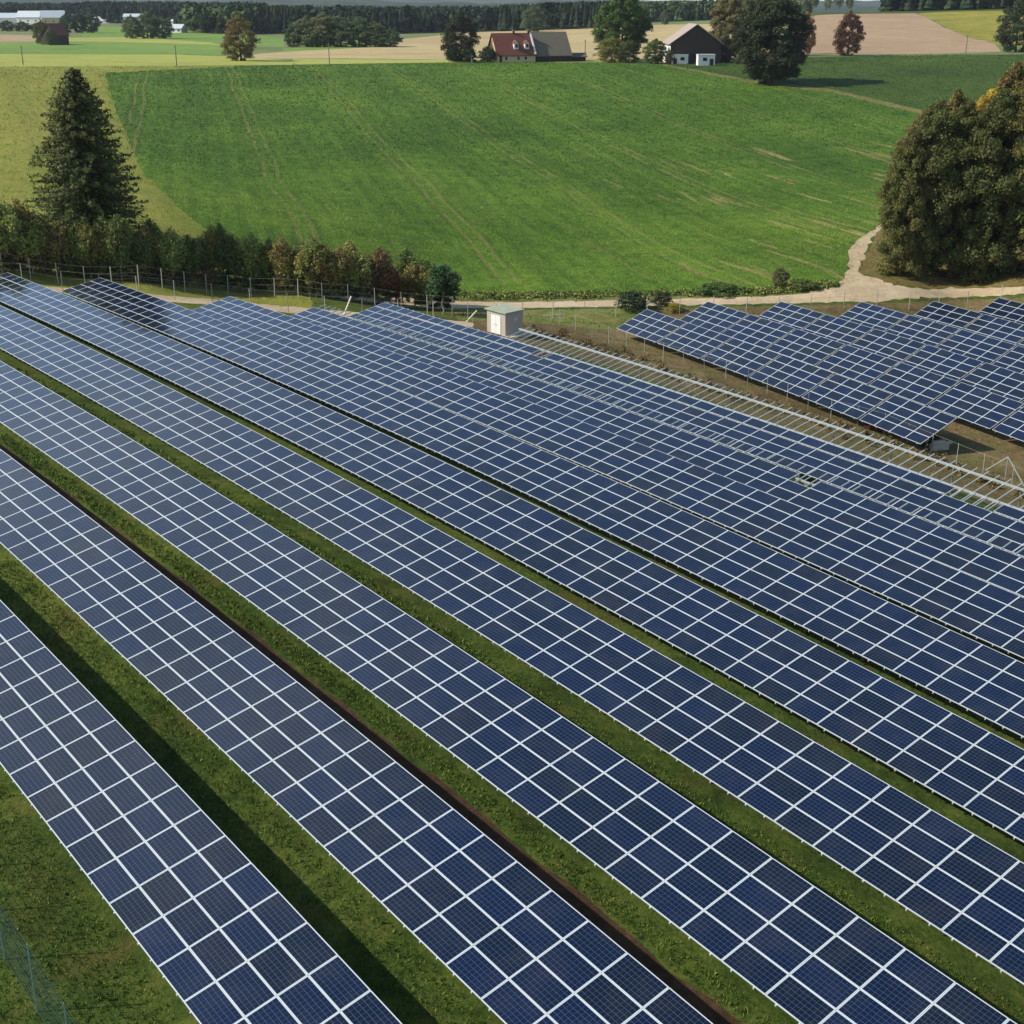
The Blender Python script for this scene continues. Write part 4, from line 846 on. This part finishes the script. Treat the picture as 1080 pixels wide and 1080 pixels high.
# black gabled barn seen end on: ridge runs away from the camera
bb, bbr = gable('black_barn', 718, 66, 94, 14, 16.5, 6.4, 12.0, DARKW, PINK, 'big black boarded barn with its gable towards the field', 'barn', ov=.7)
bb.rotation_euler = (0, 0, math.radians(94)); pb = at(733.5, 67.2); fx = Vector((math.cos(math.radians(94)), math.sin(math.radians(94)))); fy = Vector((-fx.y, fx.x))
bb.location = (pb[0] + fx.x * 7 - fy.x * 8.25, pb[1] + fx.y * 7 - fy.y * 8.25, pb[2] - .1)
MB().box((-7.05, 8.3, 1.6), (.08, 3.0, 3.2)).build('door', boards('black_door', c(34, 28, 26), c(46, 38, 34)), bb)
MB().box((0, 16.55, 3.2), (13.8, .1, 6.3)).build('side_wall', WHITE, bb)
def white_hut(u, v, wpx, hpx, label, dx):
    p = at(u, v); px = p[1] / FPX; W_ = wpx * px; h = hpx * px; root = empty('white_shed', (p[0], p[1], p[2] - .1), label, 'shed', None, math.radians(4))
    MB().box((0, 1.6, h / 2 - .2), (W_, 3.2, h + .4)).build('wall', WHITE, root); MB().box((0, 1.6, h + .08), (W_ + .3, 3.6, .14)).build('roof', plain('pale_felt', c(214, 210, 200), .8, .05), root)
    f_ = MB().box((.1 * dx * W_, -.03, h * .6), (1.3, .08, 1.0)).build('window', DARKW, root); MB().box((.1 * dx * W_, -.08, h * .6), (1.05, .05, .8)).build('pane', GLASSD, f_)
    MB().box((.3 * (-1 if dx > 0 else 1) * W_, -.04, h * .32), (1.2, .08, h * .64)).build('door', DARKW, root)
white_hut(717, 67.6, 16.5, 9, 'small white shed with dark window at the left foot of the black barn', 1.5)
white_hut(745, 69.2, 17, 10.5, 'small white shed with open dark doorway at the right foot of the black barn', -1)
sb, _ = gable('small_barn', 768, 62, 70, 10, 9, 5.5, 9.5, DARKW, PINK, 'small dark barn with pale roof behind the black gabled barn', 'barn')
s2, _ = gable('red_roof_shed', 752, 60, 10, 8, 7, 5.8, 8.2, DARKW, RED, 'shed with low red roof just behind the black gabled barn', 'shed')
# small red roofed field barn at far left
fb, _ = gable('field_barn', 66.5, 47.2, 68, 9, 8.5, 4.6, 9.3, DARKW, RED, 'small dark field barn with steep red roof among trees at far left', 'barn')
# distant white farm and village buildings
far = [(8, 26, 26, 14, 6, 10, GREYW, WHITE, 8, 'white hall with arched pale roof at the far left edge'), (30, 26.5, 22, 12, 7, 12, GREYW, WHITE, -8, 'white house with grey roof right of the far left hall'),
       (57, 27, 20, 12, 7, 12.5, GREYW, PLAST, 20, 'cream house right of the white ones in the far village'), (45, 26.5, 14, 9, 3, 5, GREYW, WHITE, 0, 'low white annex between the grey roofed and the cream house'),
       (84, 23, 22, 12, 6, 9, GREYW, WHITE, 5, 'distant white house behind dark trees'), (107, 24.5, 18, 10, 2.5, 6, GREYW, WHITE, -12, 'low white shed right of the dark trees by the far village'),
       (142, 26, 20, 14, 7, 9.5, GREYW, WHITE, 4, 'long pale factory hall above the three green trees'), (193, 27, 22, 12, 4, 7.5, GREYW, WHITE, -10, 'white roofed hall left of the far forest'),
       (183, 34.5, 12, 9, 3, 5.5, GREYW, WHITE, -15, 'small white roofed shed at the edge of the far meadow'), (275, 34.5, 9, 7, 3, 4.5, GREYW, WHITE, 0, 'tiny white shed against the far forest'), (216, 25.5, 10, 7, 3, 5, GREYW, WHITE, 0, 'tiny white house in front of the far forest')]
for (u, v, W_, D_, he, hh, rf, wl, rot, lb) in far:
    r0, _ = gable('far_house', u, v, rot, W_, D_, he, hh, wl, rf, lb, 'building', group='distant white buildings')
    for x in np.linspace(-W_ / 3, W_ / 3, 3): window(r0, x, he * .55, 1.4, 1.2)
# wooden poles with one line of wire
for k, (u, v, h_) in enumerate([(24.5, 68.3, 18), (186.5, 70, 20), (347.5, 68.5, 21), (617, 63, 19), (772.5, 58, 15), (1018.5, 56, 17), (1047, 70, 0)]):
    if not h_: continue
    p = at(u, v); px = p[1] / FPX; hh = h_ * px; r0 = empty('utility_pole', tuple(p), f'thin wooden utility pole, {ordinal(k)} from the left across the fields', 'pole', 'utility poles across the fields')
    MB().tube([(0, 0, -.3), (0, 0, hh)], [.17, .12], 7).build('pole_shaft', plain('pole_wood', c(120, 108, 92), .9) if k == 0 else bpy.data.materials['pole_wood'], r0)
    MB().bar((-.5, 0, hh - .4), (.5, 0, hh - .4), .1).build('crossarm', bpy.data.materials['pole_wood'], r0)
p = at(497.5, 65.8); mb = MB().box((0, 0, .9), (.5, .3, 1.8)).box((0, 0, 1.95), (.8, .5, .3)); small('white_post', mb, p, WHITE, 'white garden pillar in front of the hedge left of the red roofed house', 'pillar')
# ---------------------------------------------------------------- far forest, hills, haze
def conifer_proto(rs, seed):
    V = []; F = []; k = 7; lv = 5
    for l in range(lv):
        z0 = .10 + .80 * l / lv; z1 = min(1.0, z0 + .34); r = .20 * (1 - l / lv * .82); b = len(V)
        for i in range(k): a = i * 6.283 / k + l; rr = r * rs.uniform(.65, 1.2); V.append((rr * math.cos(a), rr * math.sin(a), z0 + rs.uniform(-.04, .04)))
        V.append((0, 0, z1)); F += [(b + i, b + (i + 1) % k, b + k) for i in range(k)]
    return np.array(V), np.array(F)
def forest(name, label, pts, hgt, color_stops, seed, leafy=0.0):
    rs = np.random.default_rng(seed); Vs = []; Fs = []; nv = 0; protos = [conifer_proto(rs, i) for i in range(6)]
    bl = []
    for i in range(5):
        d = dirs(90, rs); d[:, 2] = abs(d[:, 2]); P = d * rs.uniform(.82, 1.1, (90, 1)) * (.34, .34, .5) + (0, 0, .45); q = leaves(P, d, .10, rs).reshape(-1, 4, 3); bl.append((q.reshape(-1, 3), np.concatenate([np.array([(4 * j, 4 * j + 1, 4 * j + 2), (4 * j, 4 * j + 2, 4 * j + 3)]) for j in range(90)])))
    Z = H(pts[:, 0], pts[:, 1])
    for (x, y), z in zip(pts, Z):
        V, F = bl[rs.integers(5)] if rs.uniform() < leafy else protos[rs.integers(6)]
        h = hgt * rs.uniform(.7, 1.15); a = rs.uniform(0, 6.28); wd = h * rs.uniform(.85, 1.25); ca, sa = math.cos(a), math.sin(a)
        W_ = np.stack([(V[:, 0] * ca - V[:, 1] * sa) * wd + x, (V[:, 0] * sa + V[:, 1] * ca) * wd + y, V[:, 2] * h + z - .5], 1); Vs.append(W_); Fs.append(F + nv); nv += len(V)
    me = np_mesh(name, np.concatenate(Vs), np.concatenate(Fs)); n = N(name + '_foliage'); g = n.n('NewGeometry'); p = n.pos()
    f = n.math('ADD', n.math('MULTIPLY', g.outputs['Random Per Island'], .5), n.math('MULTIPLY', n.noise(p, .02, 3), .5)); m = n.pbr(n.ramp(f, [(.25, color_stops[0]), (.5, color_stops[1]), (.75, color_stops[2])]), .9, None, **{'Specular IOR Level': .1})
    o = link(name, me, None, [m]); tag(o, label, 'forest', kind='stuff')
def band(u0, u1, v_at, d0, d1, n, seed, power=1.0):     # points behind a front edge given by distance
    rs = np.random.default_rng(seed); out = []
    for i in range(n):
        u = rs.uniform(u0, u1); f = rs.uniform()**power; dd0 = np.interp(u, *d0) if hasattr(d0, '__len__') else d0; d = dd0 + (d1 - dd0) * f
        r = ray(u, 20); h = math.hypot(r[0], r[1]); out.append((r[0] / h * d, r[1] / h * d))
    return np.array(out)
DG = [c(26, 38, 26), c(40, 54, 34), c(58, 72, 44)]; MG = [c(44, 60, 36), c(66, 84, 48), c(92, 106, 62)]
forest('conifer_forest', 'dark conifer forest behind the stubble field in the centre', band(270, 640, 0, ([270, 340, 420, 470, 560, 640], [1000, 1000, 1010, 1060, 1000, 960]), 1350, 3000, 1), 17, DG, 1, .1)
forest('conifer_forest', 'dark conifer forest behind the white buildings at left', band(90, 280, 0, ([90, 180, 200, 280], [1500, 1400, 1120, 1050]), 1900, 2600, 2), 18, DG, 2, .25)
forest('conifer_forest', 'far forest edge beyond the village at the left edge', band(-120, 95, 0, 1550, 2100, 1600, 3), 17, DG, 3, .35)
forest('mixed_forest', 'pale mixed forest beyond the stubble field, right of the big green tree', band(628, 850, 0, ([628, 640, 850], [1250, 1180, 1150]), 1700, 2400, 4), 15, MG, 4, .5)
forest('conifer_forest', 'dark forest on the crest above the ploughed and maize fields', band(932, 1300, 0, ([932, 975, 1080, 1300], [905, 890, 890, 890]), 1150, 1700, 5), 15, DG, 5, .2)
forest('mixed_forest', 'mixed wood in front of the dark forest at left centre', band(196, 262, 0, ([196, 262], [1010, 960]), 1110, 120, 6), 17, MG, 6, .8)
def ridge(name, d, hts, thick, mat, seed):      # a long wooded hill
    us = np.linspace(-500, 1600, 211); rs = np.random.default_rng(seed); V = []; nx = 9
    for u in us:
        top = np.interp(u, *zip(*hts)) + sum(rs.normal() * a for a in (1.0,)) + 6 * math.sin(u * .021 + seed) + 3 * math.sin(u * .063 + seed * 3)
        r = ray(u, 10); h = math.hypot(r[0], r[1]); dx, dy = r[0] / h, r[1] / h
        for k in range(nx):
            f = k / (nx - 1); dd = d + thick * f; z = -25 + (top + 25) * math.sin(min(1, f * 1.15) * math.pi / 2)
            V.append((dx * dd, dy * dd, z + rs.normal() * 1.2))
    F = [(i * nx + k, (i + 1) * nx + k, (i + 1) * nx + k + 1, i * nx + k + 1) for i in range(len(us) - 1) for k in range(nx - 1)]
    o = link(name, np_mesh(name, V, F, True), None, [mat]); o['kind'] = 'structure'
MH1 = grassmat('wooded_hill', c(30, 44, 30), c(44, 60, 38), c(80, 96, 56), .12, c(150, 146, 96), .35, bump=1.0, patch=(.62, .68))
ridge('hills', 3600, [(-500, 34), (0, 36), (200, 33), (450, 30), (640, 22), (830, 8), (900, 10), (1100, 18), (1600, 30)], 900, MH1, 1)
ridge('hills', 6400, [(-500, 66), (0, 70), (150, 62), (330, 58), (520, 34), (640, 40), (760, 30), (860, 24), (930, 22), (1100, 26), (1600, 60)], 900, MH1, 2)
hb = MB().box((0, 900, 45), (16400, 15800, 190)); me = hb.mesh('haze'); n = N('air_haze')
pv = n.n('VolumePrincipled', {'Color': (.78, .86, 1.0, 1), 'Density': 5e-5, 'Anisotropy': .2}); n.t.links.new(pv.outputs[0], n.out.inputs[1])
o = link('haze', me, None, [n.m]); o['kind'] = 'stuff'; o['label'] = 'pale blue haze in the far air'; o['category'] = 'haze'
